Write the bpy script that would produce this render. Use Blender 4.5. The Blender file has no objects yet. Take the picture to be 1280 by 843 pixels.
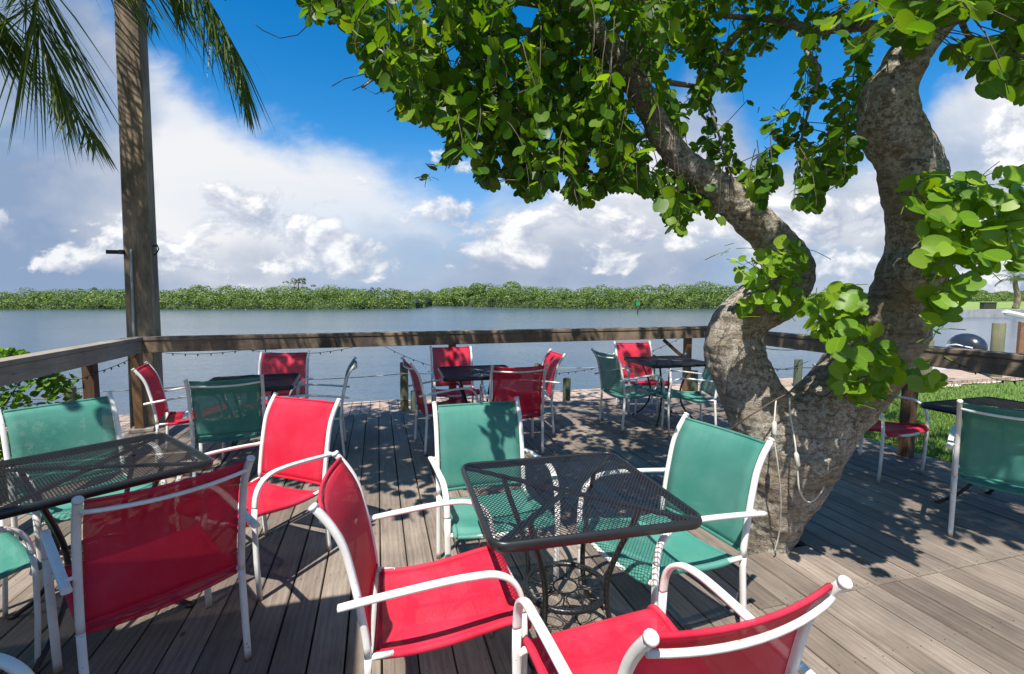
import bpy, bmesh, math, random
from mathutils import Vector, Matrix, noise as mnoise
random.seed(7)
R = math.radians
S = bpy.context.scene
COL = S.collection
F, CAMH, YH = 605.0, 1.49, 371.0
TH = math.atan((421.5-YH)/F)

# ------------------------------------------------------------------ camera
cam = bpy.data.cameras.new('camera'); co = bpy.data.objects.new('camera', cam); COL.objects.link(co)
cam.sensor_width = 36; cam.lens = 36*F/1280
cam.clip_start = .05; cam.clip_end = 9000
co.location = (0, 0, CAMH); co.rotation_euler = (math.pi/2-TH, 0, 0)
S.camera = co

def ray(px, py):
    a = (px-640)/F; b = (421.5-py)/F
    return Vector((a, math.cos(TH)+b*math.sin(TH), -math.sin(TH)+b*math.cos(TH)))
def at(px, py, D):            # point seen in the photograph at px,py standing D metres away
    d = ray(px, py); t = D/d.y
    return Vector((d.x*t, D, CAMH+d.z*t))
def on(px, py, z=0):          # point on a level plane
    d = ray(px, py); t = (z-CAMH)/d.z
    return Vector((d.x*t, d.y*t, z))
def pix(p):
    dy, dz = p[1], p[2]-CAMH
    d = dy*math.cos(TH)-dz*math.sin(TH); u = dy*math.sin(TH)+dz*math.cos(TH)
    if d < .05: return (-1e4, -1e4)
    return (640+F*p[0]/d, 421.5-F*u/d)

DA = R(15.5)                  # the deck's own axes
U = Vector((math.cos(DA), math.sin(DA), 0)); V = Vector((-math.sin(DA), math.cos(DA), 0))
def uv(u, v, z=0): return U*u+V*v+Vector((0, 0, z))
def u_at(px, v):              # u on the line v=const that is seen in column px
    k = (px-640)/F
    return (V.y*v*k-V.x*v)/(U.x-k*U.y)

# ------------------------------------------------------------------ materials
def newmat(name):
    m = bpy.data.materials.new(name); m.use_nodes = True
    nt = m.node_tree; nt.nodes.clear()
    return m, nt
class N:
    def __init__(s, nt): s.nt = nt
    def n(s, t, **k):
        x = s.nt.nodes.new(t)
        ins = k.pop('ins', {})
        for a, b in k.items(): setattr(x, a, b)
        for a, b in ins.items():
            i = x.inputs[a]
            if isinstance(b, bpy.types.NodeSocket): s.nt.links.new(b, i)
            elif isinstance(i.default_value, float) or isinstance(b, str): i.default_value = b
            else:
                i.default_value = b if not (isinstance(b, (tuple, list)) and len(b) == 3 and len(i.default_value) == 4) else (*b, 1)
        return x
    def m(s, op, a, b=0, c=None, clamp=False):
        ins = {0: a, 1: b}
        if c is not None: ins[2] = c
        return s.n('ShaderNodeMath', operation=op, use_clamp=clamp, ins=ins).outputs[0]
    def mix(s, f, a, b, mode='MIX'):
        x = s.n('ShaderNodeMix', data_type='RGBA', blend_type=mode)
        for i, v in ((0, f), (6, a), (7, b)):
            if isinstance(v, bpy.types.NodeSocket): s.nt.links.new(v, x.inputs[i])
            else: x.inputs[i].default_value = v if i == 0 else (*v, 1)
        return x.outputs[2]
    def ramp(s, f, stops, interp='LINEAR'):
        x = s.n('ShaderNodeValToRGB', ins={0: f}); r = x.color_ramp; r.interpolation = interp
        while len(r.elements) < len(stops): r.elements.new(.5)
        for e, (p, c) in zip(r.elements, stops):
            e.position = p; e.color = (*c, 1) if not isinstance(c, (int, float)) else (c, c, c, 1)
        return x.outputs[0]
    def noise(s, vec, scale, detail=4, rough=.55, dist=0):
        return s.n('ShaderNodeTexNoise', ins={'Vector': vec, 'Scale': scale, 'Detail': detail, 'Roughness': rough, 'Distortion': dist}).outputs[0]
    def mapv(s, vec, sc=(1, 1, 1), loc=(0, 0, 0)):
        return s.n('ShaderNodeMapping', ins={'Vector': vec, 'Scale': sc, 'Location': loc}).outputs[0]
    def bump(s, h, st=.3, d=.01):
        return s.n('ShaderNodeBump', ins={'Height': h, 'Strength': st, 'Distance': d}).outputs[0]
    def out(s, sh): s.nt.links.new(sh, s.n('ShaderNodeOutputMaterial').inputs[0])
    def pbr(s, col, rough=.5, normal=None, **k):
        ins = {'Base Color': col, 'Roughness': rough}
        if normal is not None: ins['Normal'] = normal
        ins.update(k)
        return s.n('ShaderNodeBsdfPrincipled', ins=ins).outputs[0]
    def obj(s): return s.n('ShaderNodeTexCoord').outputs['Object']
    def pos(s): return s.n('ShaderNodeNewGeometry').outputs['Position']
    def isl(s): return s.n('ShaderNodeNewGeometry').outputs['Random Per Island']

def wood_mat(name, light, dark, axis=1, grain=1.0, rough=.8, stain=None, islands=True, var=.35, tint=None):
    m, nt = newmat(name); g = N(nt)
    v = g.obj()
    if islands:
        i = g.isl()
        off = g.n('ShaderNodeCombineXYZ', ins={0: g.m('MULTIPLY', i, 37), 1: g.m('MULTIPLY', i, 91), 2: g.m('MULTIPLY', i, 13)}).outputs[0]
        vv = g.n('ShaderNodeVectorMath', operation='ADD', ins={0: v, 1: off}).outputs[0]
    else: vv = v
    sc = [26*grain]*3; sc[axis] = 1.1*grain
    warp = g.noise(vv, 1.7, 2)
    fine = g.noise(g.mapv(vv, tuple(3.2*a for a in sc)), 1.6, 5, .65, .3)
    med = g.noise(g.mapv(vv, tuple(.7*a for a in sc)), 1.0, 4, .6, 1.2)
    cath = g.n('ShaderNodeTexWave', wave_type='BANDS', bands_direction='X' if axis != 0 else 'Y', ins={'Vector': g.mapv(vv, tuple(.28*a for a in sc)), 'Scale': 1.5, 'Distortion': 9.0, 'Detail': 2.0, 'Detail Scale': .6}).outputs[1]
    f = g.m('ADD', g.m('MULTIPLY', fine, .50), g.m('ADD', g.m('MULTIPLY', med, .46), g.m('MULTIPLY', cath, .07)))
    c = g.ramp(f, [(.30, dark), (.52, tuple((a+b)/2 for a, b in zip(light, dark))), (.74, light)])
    blot = g.ramp(g.noise(v, 1.6, 5, .6), [(.35, .62), (.62, 1.0)])
    c = g.mix(1.0, c, blot, 'MULTIPLY')
    c = g.mix(g.ramp(g.noise(g.mapv(vv, tuple(7*a for a in sc)), 1.1, 3, .7), [(.56, 0.), (.68, .5)]), c, tuple(.55*a for a in dark))
    if tint: c = g.mix(g.ramp(g.noise(vv, .9, 2), [(.42, 0.), (.62, .75)]), c, tint, 'MULTIPLY')
    if islands:
        c = g.mix(1.0, c, g.ramp(i, [(0, 1-var), (1, 1.08)]), 'MULTIPLY')
    if stain: c = g.mix(g.ramp(g.noise(g.mapv(v, (3, 3, .9)), 1.4, 5, .7), [(.42, 0.), (.66, .85)]), c, stain)
    # knots and black spots
    k = g.n('ShaderNodeTexVoronoi', feature='F1', ins={'Vector': g.mapv(vv, tuple(1.6 if j != axis else .9 for j in range(3))), 'Scale': 2.4}).outputs[0]
    c = g.mix(g.ramp(k, [(.02, .8), (.05, 0.)]), c, tuple(.25*a for a in dark))
    g.out(g.pbr(c, rough, g.bump(f, .55, .004)))
    return m

def metal_mat(name, base, rough=.35, chip=(.25, .12, .06), chipamt=.68, dirt=(.42, .40, .36)):
    m, nt = newmat(name); g = N(nt); v = g.obj()
    n1 = g.noise(v, 9, 5, .65); n2 = g.noise(v, 34, 4, .7)
    c = g.mix(g.ramp(n1, [(.45, 0.), (.75, .7)]), base, tuple(a*b for a, b in zip(base, dirt)) if dirt else base)
    c = g.mix(g.ramp(n2, [(chipamt, 0.), (chipamt+.05, 1.)]), c, chip)
    z = g.n('ShaderNodeSeparateXYZ', ins={0: v}).outputs[2]
    low = g.m('MULTIPLY', g.ramp(z, [(.0, 1.), (.045, 0.)]), g.ramp(n1, [(.3, .25), (.55, 1.)]))
    c = g.mix(low, c, chip)
    g.out(g.pbr(c, rough, g.bump(n2, .08, .002)))
    return m

def fabric_mat(name, col, fade, tr=.14):
    m, nt = newmat(name); g = N(nt); v = g.obj()
    x = g.n('ShaderNodeTexWave', wave_type='BANDS', bands_direction='X', ins={'Vector': v, 'Scale': 180.0}).outputs[1]
    z = g.n('ShaderNodeTexWave', wave_type='BANDS', bands_direction='Z', ins={'Vector': g.mapv(v, (1, 1, 1)), 'Scale': 150.0}).outputs[1]
    wv = g.m('MULTIPLY', x, z)
    n1 = g.noise(v, 3.5, 5, .6); n2 = g.noise(g.mapv(v, (60, 6, 6)), 1.2, 3)
    c = g.mix(g.ramp(n1, [(.38, 0.), (.68, 1.)]), col, fade)
    c = g.mix(g.m('MULTIPLY', n2, .22), c, tuple(.55*a for a in col))
    oi = g.n('ShaderNodeObjectInfo').outputs['Random']
    c = g.n('ShaderNodeHueSaturation', ins={'Color': c, 'Value': g.m('ADD', .86, g.m('MULTIPLY', oi, .2)), 'Saturation': 1.0}).outputs[0]
    p = g.pbr(c, .62, g.bump(wv, .35, .001), **{'Specular IOR Level': .16})
    t = g.n('ShaderNodeBsdfTranslucent', ins={'Color': c}).outputs[0]
    a = g.n('ShaderNodeMixShader', ins={0: .09, 1: p, 2: t}).outputs[0]
    b = g.n('ShaderNodeMixShader', ins={0: tr, 1: a, 2: g.n('ShaderNodeBsdfTransparent').outputs[0]}).outputs[0]
    g.out(b)
    return m

def leaf_mat(name, c0, c1, c2, trans=.45, rough=.42, tcol=(1.5, 1.5, .5), veins=False):
    m, nt = newmat(name); g = N(nt)
    i = g.isl(); v = g.pos()
    f = g.m('ADD', g.m('MULTIPLY', i, .75), g.m('MULTIPLY', g.noise(v, 1.3, 3), .35))
    c = g.ramp(f, [(.15, c0), (.5, c1), (.92, c2)])
    if veins:
        uvn = g.n('ShaderNodeSeparateXYZ', ins={0: g.n('ShaderNodeUVMap', uv_map='blade').outputs[0]})
        ax = g.m('ABSOLUTE', uvn.outputs[0]); ay = uvn.outputs[1]
        mid = g.ramp(ax, [(.0, 1.), (.022, 1.), (.04, 0.)])
        ph = g.m('FRACT', g.m('MULTIPLY', g.m('SUBTRACT', ay, g.m('MULTIPLY', ax, .8)), 5.5))
        lat = g.ramp(ph, [(.0, 1.), (.08, 0.), (.92, 0.), (1., 1.)])
        vm = g.m('MAXIMUM', mid, g.m('MULTIPLY', lat, .55))
        c = g.mix(g.m('MULTIPLY', vm, .5), c, c2)
        spots = g.ramp(g.noise(v, 55, 3, .6), [(.70, 0.), (.74, .8)])
        c = g.mix(g.m('MULTIPLY', spots, g.ramp(i, [(.5, 0.), (.8, 1.)])), c, (.16, .11, .03))
    p = g.pbr(c, rough, g.bump(g.noise(v, 90, 3), .1, .003), **{'Specular IOR Level': .35})
    tc = g.mix(1.0, c, tcol, 'MULTIPLY')
    t = g.n('ShaderNodeBsdfTranslucent', ins={'Color': tc}).outputs[0]
    g.out(g.n('ShaderNodeMixShader', ins={0: trans, 1: p, 2: t}).outputs[0])
    return m

def plain(name, c, rough=.6, var=.25, sc=12, bump=.1, **k):
    m, nt = newmat(name); g = N(nt); v = g.obj()
    n = g.noise(v, sc, 5, .6)
    cc = g.mix(g.ramp(n, [(.3, 0.), (.7, 1.)]), tuple(a*(1-var) for a in c), tuple(min(1, a*(1+var)) for a in c))
    g.out(g.pbr(cc, rough, g.bump(n, bump, .01), **k))
    return m

M = {}
M['deck'] = wood_mat('deck_boards', (.40, .325, .258), (.15, .118, .092), 1, 1.0, .78, None, True, .26, (.66, .63, .60))
M['rail'] = wood_mat('grey_rail_wood', (.50, .43, .35), (.24, .20, .155), 0, 1.0, .85, None, True, .25)
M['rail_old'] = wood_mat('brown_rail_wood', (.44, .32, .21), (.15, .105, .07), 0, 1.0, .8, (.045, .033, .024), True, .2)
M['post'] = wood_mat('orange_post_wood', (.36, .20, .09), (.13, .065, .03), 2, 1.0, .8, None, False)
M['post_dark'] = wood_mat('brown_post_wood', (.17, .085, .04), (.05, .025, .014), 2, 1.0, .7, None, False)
M['pole'] = wood_mat('tall_pole', (.47, .35, .225), (.28, .205, .13), 2, .6, .85, (.055, .046, .032), False)
M['piling'] = wood_mat('treated_piling', (.26, .24, .12), (.12, .115, .06), 2, .8, .85, (.10, .11, .075), False)
M['piling_green'] = wood_mat('green_piling', (.13, .17, .10), (.05, .07, .045), 2, .8, .85, None, False)
M['white'] = metal_mat('white_powder_coat', (.79, .77, .73), .42, (.28, .13, .06), .665, (.74, .71, .64))
M['black'] = metal_mat('black_powder_coat', (.016, .017, .018), .34, (.06, .035, .025), .69, (1.5, 1.4, 1.3))
M['red'] = fabric_mat('red_sling', (.70, .021, .056), (.75, .055, .108), .22)
M['green'] = fabric_mat('green_sling', (.075, .31, .245), (.15, .39, .32), .24)
M['cap'] = plain('plastic_cap', (.62, .61, .58), .5, .1, 30)
M['wire'] = plain('black_wire', (.012, .012, .012), .5, .1, 30)
M['cord'] = plain('white_cord', (.62, .58, .50), .5, .15, 20)
M['rope'] = plain('grey_rope', (.34, .33, .31), .9, .3, 60, .4)
M['conduit'] = plain('grey_conduit', (.36, .38, .40), .45, .15, 8)
M['hook'] = plain('dark_iron', (.02, .02, .022), .5, .2, 20)
M['bulb'] = plain('bulb', (.03, .035, .03), .2, .2, 40)
M['soil'] = plain('soil', (.045, .035, .027), .95, .4, 5)
M['leaf'] = leaf_mat('tree_leaf', (.030, .085, .009), (.068, .16, .013), (.16, .26, .025), .50, .40, (1.9, 1.8, .35), True)
M['shoot'] = leaf_mat('young_leaf', (.09, .20, .012), (.15, .29, .016), (.25, .38, .03), .45, .42, (1.6, 1.5, .35), True)
M['frond'] = leaf_mat('palm_leaf', (.055, .095, .020), (.085, .14, .028), (.15, .19, .045), .4)
M['bush'] = leaf_mat('shrub_leaf', (.05, .13, .015), (.09, .21, .022), (.17, .30, .04), .40)
M['mangrove'] = leaf_mat('mangrove_leaf', (.062, .115, .018), (.10, .165, .025), (.16, .225, .043), .22, .5)
M['drytree'] = leaf_mat('grey_green_leaf', (.06, .085, .035), (.10, .12, .055), (.16, .17, .09), .2, .6)
M['stick'] = plain('twig_bark', (.10, .075, .05), .9, .35, 40, .4)
M['greenstem'] = plain('green_stem', (.10, .13, .03), .7, .25, 30)
M['hull'] = plain('white_gelcoat', (.80, .80, .80), .25, .06, 3)
M['blue'] = plain('blue_gelcoat', (.02, .07, .36), .3, .2, 3)
M['cowl'] = plain('dark_cowl', (.022, .028, .04), .25, .2, 5)
M['brownhull'] = plain('varnished_wood', (.24, .12, .06), .45, .3, 9)
M['signgreen'] = plain('green_sign', (.02, .26, .10), .5, .15, 5)
M['roof'] = plain('painted_boards', (.34, .32, .29), .7, .15, 6)
M['gazgrey'] = plain('box_dark', (.03, .035, .03), .6, .2, 6)

def bark_mat():
    m, nt = newmat('bark'); g = N(nt); v = g.obj()
    ring = g.noise(g.mapv(v, (5, 5, 26)), 1.4, 5, .65, .8)
    n1 = g.noise(v, 7, 7, .72, .5); n2 = g.noise(v, 38, 7, .78, .3); n3 = g.noise(v, 120, 5, .75)
    c = g.ramp(n1, [(.32, (.15, .115, .08)), (.5, (.33, .262, .185)), (.7, (.44, .36, .27))])
    c = g.mix(g.ramp(ring, [(.47, 0.), (.64, .8)]), c, (.085, .064, .048))  # bark rings, deepened so the limb's shade is partly put into the colour
    lich = g.m('MULTIPLY', g.ramp(n2, [(.48, 0.), (.53, 1.)]), g.ramp(g.noise(v, 3.1, 4), [(.38, .15), (.55, 1.)]))
    c = g.mix(g.m('MULTIPLY', lich, .85), c, (.58, .55, .46))
    c = g.mix(g.ramp(n3, [(.55, 0.), (.63, .8)]), c, (.06, .045, .033))
    rust = g.ramp(g.noise(v, 4.2, 3), [(.60, 0.), (.72, .55)])
    c = g.mix(rust, c, (.27, .13, .05))
    h = g.m('ADD', g.m('MULTIPLY', n2, .5), g.m('ADD', g.m('MULTIPLY', ring, .35), g.m('MULTIPLY', n3, .3)))
    g.out(g.pbr(c, .9, g.bump(h, 1.0, .035)))
    return m
M['bark'] = bark_mat()

def water_mat():
    m, nt = newmat('bay_water'); g = N(nt); p = g.pos()
    a = g.noise(g.mapv(p, (.55, 1.5, 1)), 1.0, 5, .62, .3)
    b = g.noise(g.mapv(p, (2.4, 5.5, 1)), 1.3, 4, .6, .2)
    big = g.noise(g.mapv(p, (.012, .05, 1)), 1.0, 4, .6, .4)
    amp = g.ramp(big, [(.35, .35), (.62, 1.)])
    h = g.m('MULTIPLY', g.m('ADD', g.m('MULTIPLY', a, .6), g.m('MULTIPLY', b, .28)), amp)
    c = g.mix(big, (.055, .085, .12), (.085, .12, .155))
    g.out(g.pbr(c, .16, g.bump(h, .8, .12), IOR=1.33))
    return m
M['water'] = water_mat()

def lawn_mat(name, a, b, sc):
    m, nt = newmat(name); g = N(nt); p = g.pos()
    n = g.m('ADD', g.m('MULTIPLY', g.noise(p, sc, 6, .7), .7), g.m('MULTIPLY', g.noise(p, sc*.12, 3), .3))
    g.out(g.pbr(g.ramp(n, [(.35, a), (.65, b)]), .95, g.bump(n, .5, .03)))
    return m
M['lawn'] = lawn_mat('lawn', (.07, .13, .018), (.14, .22, .035), 9)
M['farlawn'] = lawn_mat('far_lawn', (.15, .23, .04), (.22, .30, .07), .4)
def grass_mat():
    m, nt = newmat('grass_blades'); g = N(nt)
    c = g.ramp(g.m('ADD', g.m('MULTIPLY', g.isl(), .7), g.m('MULTIPLY', g.noise(g.pos(), 1.1, 3), .4)), [(.2, (.06, .14, .015)), (.6, (.13, .24, .03)), (.95, (.24, .31, .08))])
    p = g.pbr(c, .7); t = g.n('ShaderNodeBsdfTranslucent', ins={'Color': c}).outputs[0]
    g.out(g.n('ShaderNodeMixShader', ins={0: .35, 1: p, 2: t}).outputs[0])
    return m
M['grass'] = grass_mat()
def walk_mat():
    m, nt = newmat('seawall_walk'); g = N(nt); v = g.obj()
    b = g.n('ShaderNodeTexBrick', offset=0.0, ins={'Vector': v, 'Scale': 1.0, 'Mortar Size': .006, 'Brick Width': .145, 'Row Height': 3.0,
        'Color1': (.46, .345, .27, 1), 'Color2': (.36, .265, .20, 1), 'Mortar': (.07, .05, .04, 1)}).outputs[0]
    n = g.noise(v, 7, 6, .65)
    c = g.mix(1.0, b, g.ramp(n, [(.3, .7), (.7, 1.1)]), 'MULTIPLY')
    g.out(g.pbr(c, .9, g.bump(n, .3, .01)))
    return m
M['walk'] = walk_mat()
M['sand'] = plain('pale_shell_sand', (.55, .48, .40), .95, .25, 14, .4)
M['concrete'] = plain('grey_seawall', (.30, .30, .30), .9, .25, 1.5)

# ------------------------------------------------------------------ mesh helpers
class MB:
    def __init__(s): s.v = []; s.f = []; s.sm = []
    def add(s, vs, fs, smooth=False):
        o = len(s.v); s.v += [Vector(x) for x in vs]
        s.f += [tuple(i+o for i in f) for f in fs]; s.sm += [smooth]*len(fs)
    def box(s, c, size, rot=None, bev=0.0):
        x, y, z = (a/2 for a in size)
        m = rot or Matrix.Identity(3)
        if bev <= 0:
            P = [(-x, -y, -z), (x, -y, -z), (x, y, -z), (-x, y, -z), (-x, -y, z), (x, -y, z), (x, y, z), (-x, y, z)]
            s.add([m @ Vector(p)+Vector(c) for p in P], [(0, 3, 2, 1), (4, 5, 6, 7), (0, 1, 5, 4), (1, 2, 6, 5), (2, 3, 7, 6), (3, 0, 4, 7)])
        else:
            b = bmesh.new(); bmesh.ops.create_cube(b, size=1)
            for q in b.verts: q.co = Vector((q.co.x*size[0], q.co.y*size[1], q.co.z*size[2]))
            bmesh.ops.bevel(b, geom=b.edges[:], offset=bev, segments=2, affect='EDGES', profile=.7)
            b.verts.index_update()
            s.add([m @ q.co+Vector(c) for q in b.verts], [tuple(q.index for q in f.verts) for f in b.faces]); b.free()
    def beam(s, a, b, w, h, up=Vector((0, 0, 1)), bev=.004):
        a, b = Vector(a), Vector(b); d = (b-a); L = d.length; d.normalize()
        side = up.cross(d)
        if side.length < 1e-4: side = Vector((1, 0, 0))
        side.normalize(); u2 = d.cross(side)
        m = Matrix((d, side, u2)).transposed()
        s.box((a+b)/2, (L, w, h), m, bev)
    def tube(s, pts, r, n=8, caps=True, flat=None, up=None, smooth=True):
        # r: number or list; flat: (a,b) section half axes relative to r with 'up' direction fixed
        pts = [Vector(p) for p in pts]
        k = len(pts)
        rr = r if isinstance(r, (list, tuple)) else [r]*k
        T = []
        for i in range(k):
            t = pts[min(i+1, k-1)]-pts[max(i-1, 0)]
            T.append(t.normalized() if t.length > 1e-9 else Vector((0, 0, 1)))
        if up is None:
            ref = Vector((0, 0, 1)) if abs(T[0].z) < .9 else Vector((1, 0, 0))
        else: ref = Vector(up)
        nrm = (ref-T[0]*ref.dot(T[0])).normalized()
        vs = []
        for i in range(k):
            if up is not None: nrm = Vector(up)
            nn = (nrm-T[i]*nrm.dot(T[i]))
            nn = nn.normalized() if nn.length > 1e-6 else nrm
            nrm = nn; bi = T[i].cross(nn)
            fa, fb = flat or (1, 1)
            for j in range(n):
                a = 2*math.pi*j/n
                ca, sa = math.cos(a), math.sin(a)
                if flat:   # superellipse
                    ca = math.copysign(abs(ca)**.65, ca); sa = math.copysign(abs(sa)**.65, sa)
                vs.append(pts[i]+nn*(ca*rr[i]*fa)+bi*(sa*rr[i]*fb))
        fs = [(i*n+j, i*n+(j+1) % n, (i+1)*n+(j+1) % n, (i+1)*n+j) for i in range(k-1) for j in range(n)]
        o = len(s.v); s.add(vs, fs, smooth)
        if caps:
            s.f += [tuple(o+j for j in reversed(range(n))), tuple(o+(k-1)*n+j for j in range(n))]; s.sm += [False, False]
    def ellipsoid(s, c, r, seg=10, ring=6, rot=None):
        m = rot or Matrix.Identity(3)
        vs = [m @ Vector((0, 0, -r[2]))+Vector(c)]
        for i in range(1, ring):
            t = math.pi*i/ring-math.pi/2
            for j in range(seg):
                a = 2*math.pi*j/seg
                vs.append(m @ Vector((r[0]*math.cos(t)*math.cos(a), r[1]*math.cos(t)*math.sin(a), r[2]*math.sin(t)))+Vector(c))
        vs.append(m @ Vector((0, 0, r[2]))+Vector(c))
        fs = [(0, 1+(j+1) % seg, 1+j) for j in range(seg)]
        for i in range(ring-2):
            for j in range(seg):
                a = 1+i*seg
                fs.append((a+j, a+(j+1) % seg, a+seg+(j+1) % seg, a+seg+j))
        a = 1+(ring-2)*seg
        fs += [(a+j, a+(j+1) % seg, len(vs)-1) for j in range(seg)]
        s.add(vs, fs, True)
    def torus(s, c, Rr, r, n=40, m=8):
        pts = [(c[0]+Rr*math.cos(2*math.pi*i/n), c[1]+Rr*math.sin(2*math.pi*i/n), c[2]) for i in range(n+1)]
        s.tube(pts, r, m, caps=False)
    def sheet(s, rows, th, smooth=True):
        # rows: grid of points; closed sheet of thickness th
        a, b = len(rows), len(rows[0])
        P = [[Vector(p) for p in r] for r in rows]
        def nm(i, j):
            du = P[min(i+1, a-1)][j]-P[max(i-1, 0)][j]; dv = P[i][min(j+1, b-1)]-P[i][max(j-1, 0)]
            return du.cross(dv).normalized()
        top = [P[i][j]+nm(i, j)*th/2 for i in range(a) for j in range(b)]
        bot = [P[i][j]-nm(i, j)*th/2 for i in range(a) for j in range(b)]
        fs = []; h = a*b
        for i in range(a-1):
            for j in range(b-1):
                q = (i*b+j, (i+1)*b+j, (i+1)*b+j+1, i*b+j+1)
                fs.append(q); fs.append(tuple(h+x for x in reversed(q)))
        edge = [(i, 0) for i in range(a)]+[(a-1, j) for j in range(1, b)]+[(i, b-1) for i in range(a-2, -1, -1)]+[(0, j) for j in range(b-2, 0, -1)]
        for k in range(len(edge)):
            p, q = edge[k], edge[(k+1) % len(edge)]
            p, q = p[0]*b+p[1], q[0]*b+q[1]
            fs.append((q, p, h+p, h+q))
        s.add(top+bot, fs, smooth)
    def build(s, name, mat, parent=None, loc=None, rotz=0):
        me = bpy.data.meshes.new(name)
        me.from_pydata([tuple(v) for v in s.v], [], s.f)
        me.polygons.foreach_set('use_smooth', s.sm)
        me.materials.append(mat); me.update()
        o = bpy.data.objects.new(name, me); COL.objects.link(o)
        if parent: o.parent = parent
        if loc is not None: o.location = loc
        o.rotation_euler.z = rotz
        return o
def tag(o, label=None, cat=None, group=None, kind=None):
    if label: o['label'] = label
    if cat: o['category'] = cat
    if group: o['group'] = group
    if kind: o['kind'] = kind
    return o
def empty(name, loc=(0, 0, 0), rz=0):
    o = bpy.data.objects.new(name, None); COL.objects.link(o)
    o.location = loc; o.rotation_euler.z = rz; o.empty_display_size = .1
    return o
def copy_tree(o, parent=None):
    c = o.copy(); COL.objects.link(c)
    if parent: c.parent = parent
    for ch in [x for x in KIDS.get(o.name, [])]: copy_tree(ch, c)
    return c
KIDS = {}
def register(root):
    def rec(o):
        KIDS[o.name] = [x for x in COL.objects if x.parent == o]
        for x in KIDS[o.name]: rec(x)
    rec(root)
def cr(pts, n=6):     # catmull-rom through points (tuples of any length)
    P = [tuple(p) for p in pts]; P = [P[0]]+P+[P[-1]]; out = []
    for i in range(1, len(P)-2):
        for k in range(n):
            t = k/n; a, b, c, d = P[i-1], P[i], P[i+1], P[i+2]
            out.append(tuple(.5*((2*b[j])+(-a[j]+c[j])*t+(2*a[j]-5*b[j]+4*c[j]-d[j])*t*t+(-a[j]+3*b[j]-3*c[j]+d[j])*t**3) for j in range(len(b))))
    out.append(P[-2]); return out

# ------------------------------------------------------------------ deck
HOLE = (2.03, 2.43, 2.22, 2.62)     # u0,u1,v0,v1 : opening round the trunk
def deck():
    m = MB(); w, gap, th = .138, .008, .034
    u = -2.64; k = 0
    while u < 4.86:
        u0, u1 = u, u+w
        cuts = [-3.0, 6.37+random.uniform(-.006, .006)]
        if u0 > 1.3: joints = [1.80]
        else: joints = [random.choice((-.6, .2))]
        if u0 > 1.3 and k % 2 == 0 and u0 > 2.6: joints.append(5.1)
        segs = []; a = cuts[0]
        for j in sorted(joints): segs.append((a, j-.002)); a = j+.002
        segs.append((a, cuts[1]))
        out = []
        for s0, s1 in segs:
            if u1 > HOLE[0] and u0 < HOLE[1] and s0 < HOLE[2] and s1 > HOLE[3]:
                out += [(s0, HOLE[2]), (HOLE[3], s1)]
            else: out.append((s0, s1))
        for s0, s1 in out:
            z = random.uniform(-.002, .001); tl = random.uniform(-.0015, .0015); c = .004
            xs = [(u0, -th), (u0, -c), (u0+c, 0), (u1-c, 0), (u1, -c), (u1, -th)]
            n = 7; vs = []
            for i in range(n):
                y = s0+(s1-s0)*i/(n-1); bow = .0015*math.sin(i*1.3+u*7)
                vs += [(x+bow, y, zz+z+tl*(x-u0)/w) for x, zz in xs]
            fs = [(i*6+j, i*6+j+1, (i+1)*6+j+1, (i+1)*6+j) for i in range(n-1) for j in range(5)]
            fs += [(i*6+5, i*6, (i+1)*6, (i+1)*6+5) for i in range(n-1)]
            fs += [(0, 5, 4, 3, 2, 1), tuple((n-1)*6+j for j in range(6))]
            m.add(vs, fs)
        u += w+gap; k += 1
    m.f = [tuple(reversed(f)) for f in m.f]
    # rim boards
    m.box((-2.665, 1.68, -.12), (.038, 9.4, .18)); m.box((4.895, 1.68, -.12), (.038, 9.4, .18)); m.box((1.11, 6.335, -.15), (7.4, .038, .2))
    for v in (2.205-.03, 2.635+.03): m.box((2.2, v, -.125), (.9, .038, .17))
    o = m.build('deck', M['deck'], rotz=DA); tag(o, kind='structure')
    # screw heads, two per board on every joist: part of the deck
    s = MB(); u = -2.64
    while u < 4.86:
        for v in [i*.41+.19 for i in range(0, 16)]:
            for du in (.028, .11):
                if HOLE[0]-.02 < u+du < HOLE[1]+.02 and HOLE[2]-.02 < v < HOLE[3]+.02: continue
                x, y = u+du+random.uniform(-.006, .006), v+random.uniform(-.008, .008)
                s.add([(x+.0032*math.cos(a*math.pi/3), y+.0032*math.sin(a*math.pi/3), .0022) for a in range(6)], [(0, 1, 2, 3, 4, 5)])
        u += w+gap
    s.build('screws', plain('rusty_screw', (.07, .055, .045), .6, .3, 30), o)
deck()

# ------------------------------------------------------------------ ground, water
def slab(name, pts, z0, z1, mat, kind='structure'):
    m = MB(); n = len(pts)
    vs = [(*p[:2], z1) for p in pts]+[(*p[:2], z0) for p in pts]
    m.add(vs, [tuple(range(n)), tuple(range(2*n-1, n-1, -1))]+[(i, i+n, (i+1) % n+n, (i+1) % n) for i in range(n)])
    o = m.build(name, mat); tag(o, kind=kind); return o
w = MB(); w.add([(-5000, -3000, -.9), (5000, -3000, -.9), (5000, 8000, -.9), (-5000, 8000, -.9)], [(0, 1, 2, 3)])
tag(w.build('water', M['water']), kind='structure')
P2 = lambda u, v: uv(u, v)
slab('ground', [P2(-60, -60), P2(60, -60), P2(60, -6), P2(60, 7.0), P2(5.2, 7.0), P2(4.93, 6.42), P2(-2.7, 6.42), P2(-3.7, 5.9), P2(-9, 5.4), P2(-60, 5)], -1.6, -.62, M['soil'])
slab('lawn', [P2(4.94, -20), P2(60, -20), P2(60, 7.02), P2(5.2, 7.02), P2(4.94, 6.44)], -.615, -.33, M['lawn'])
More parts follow.
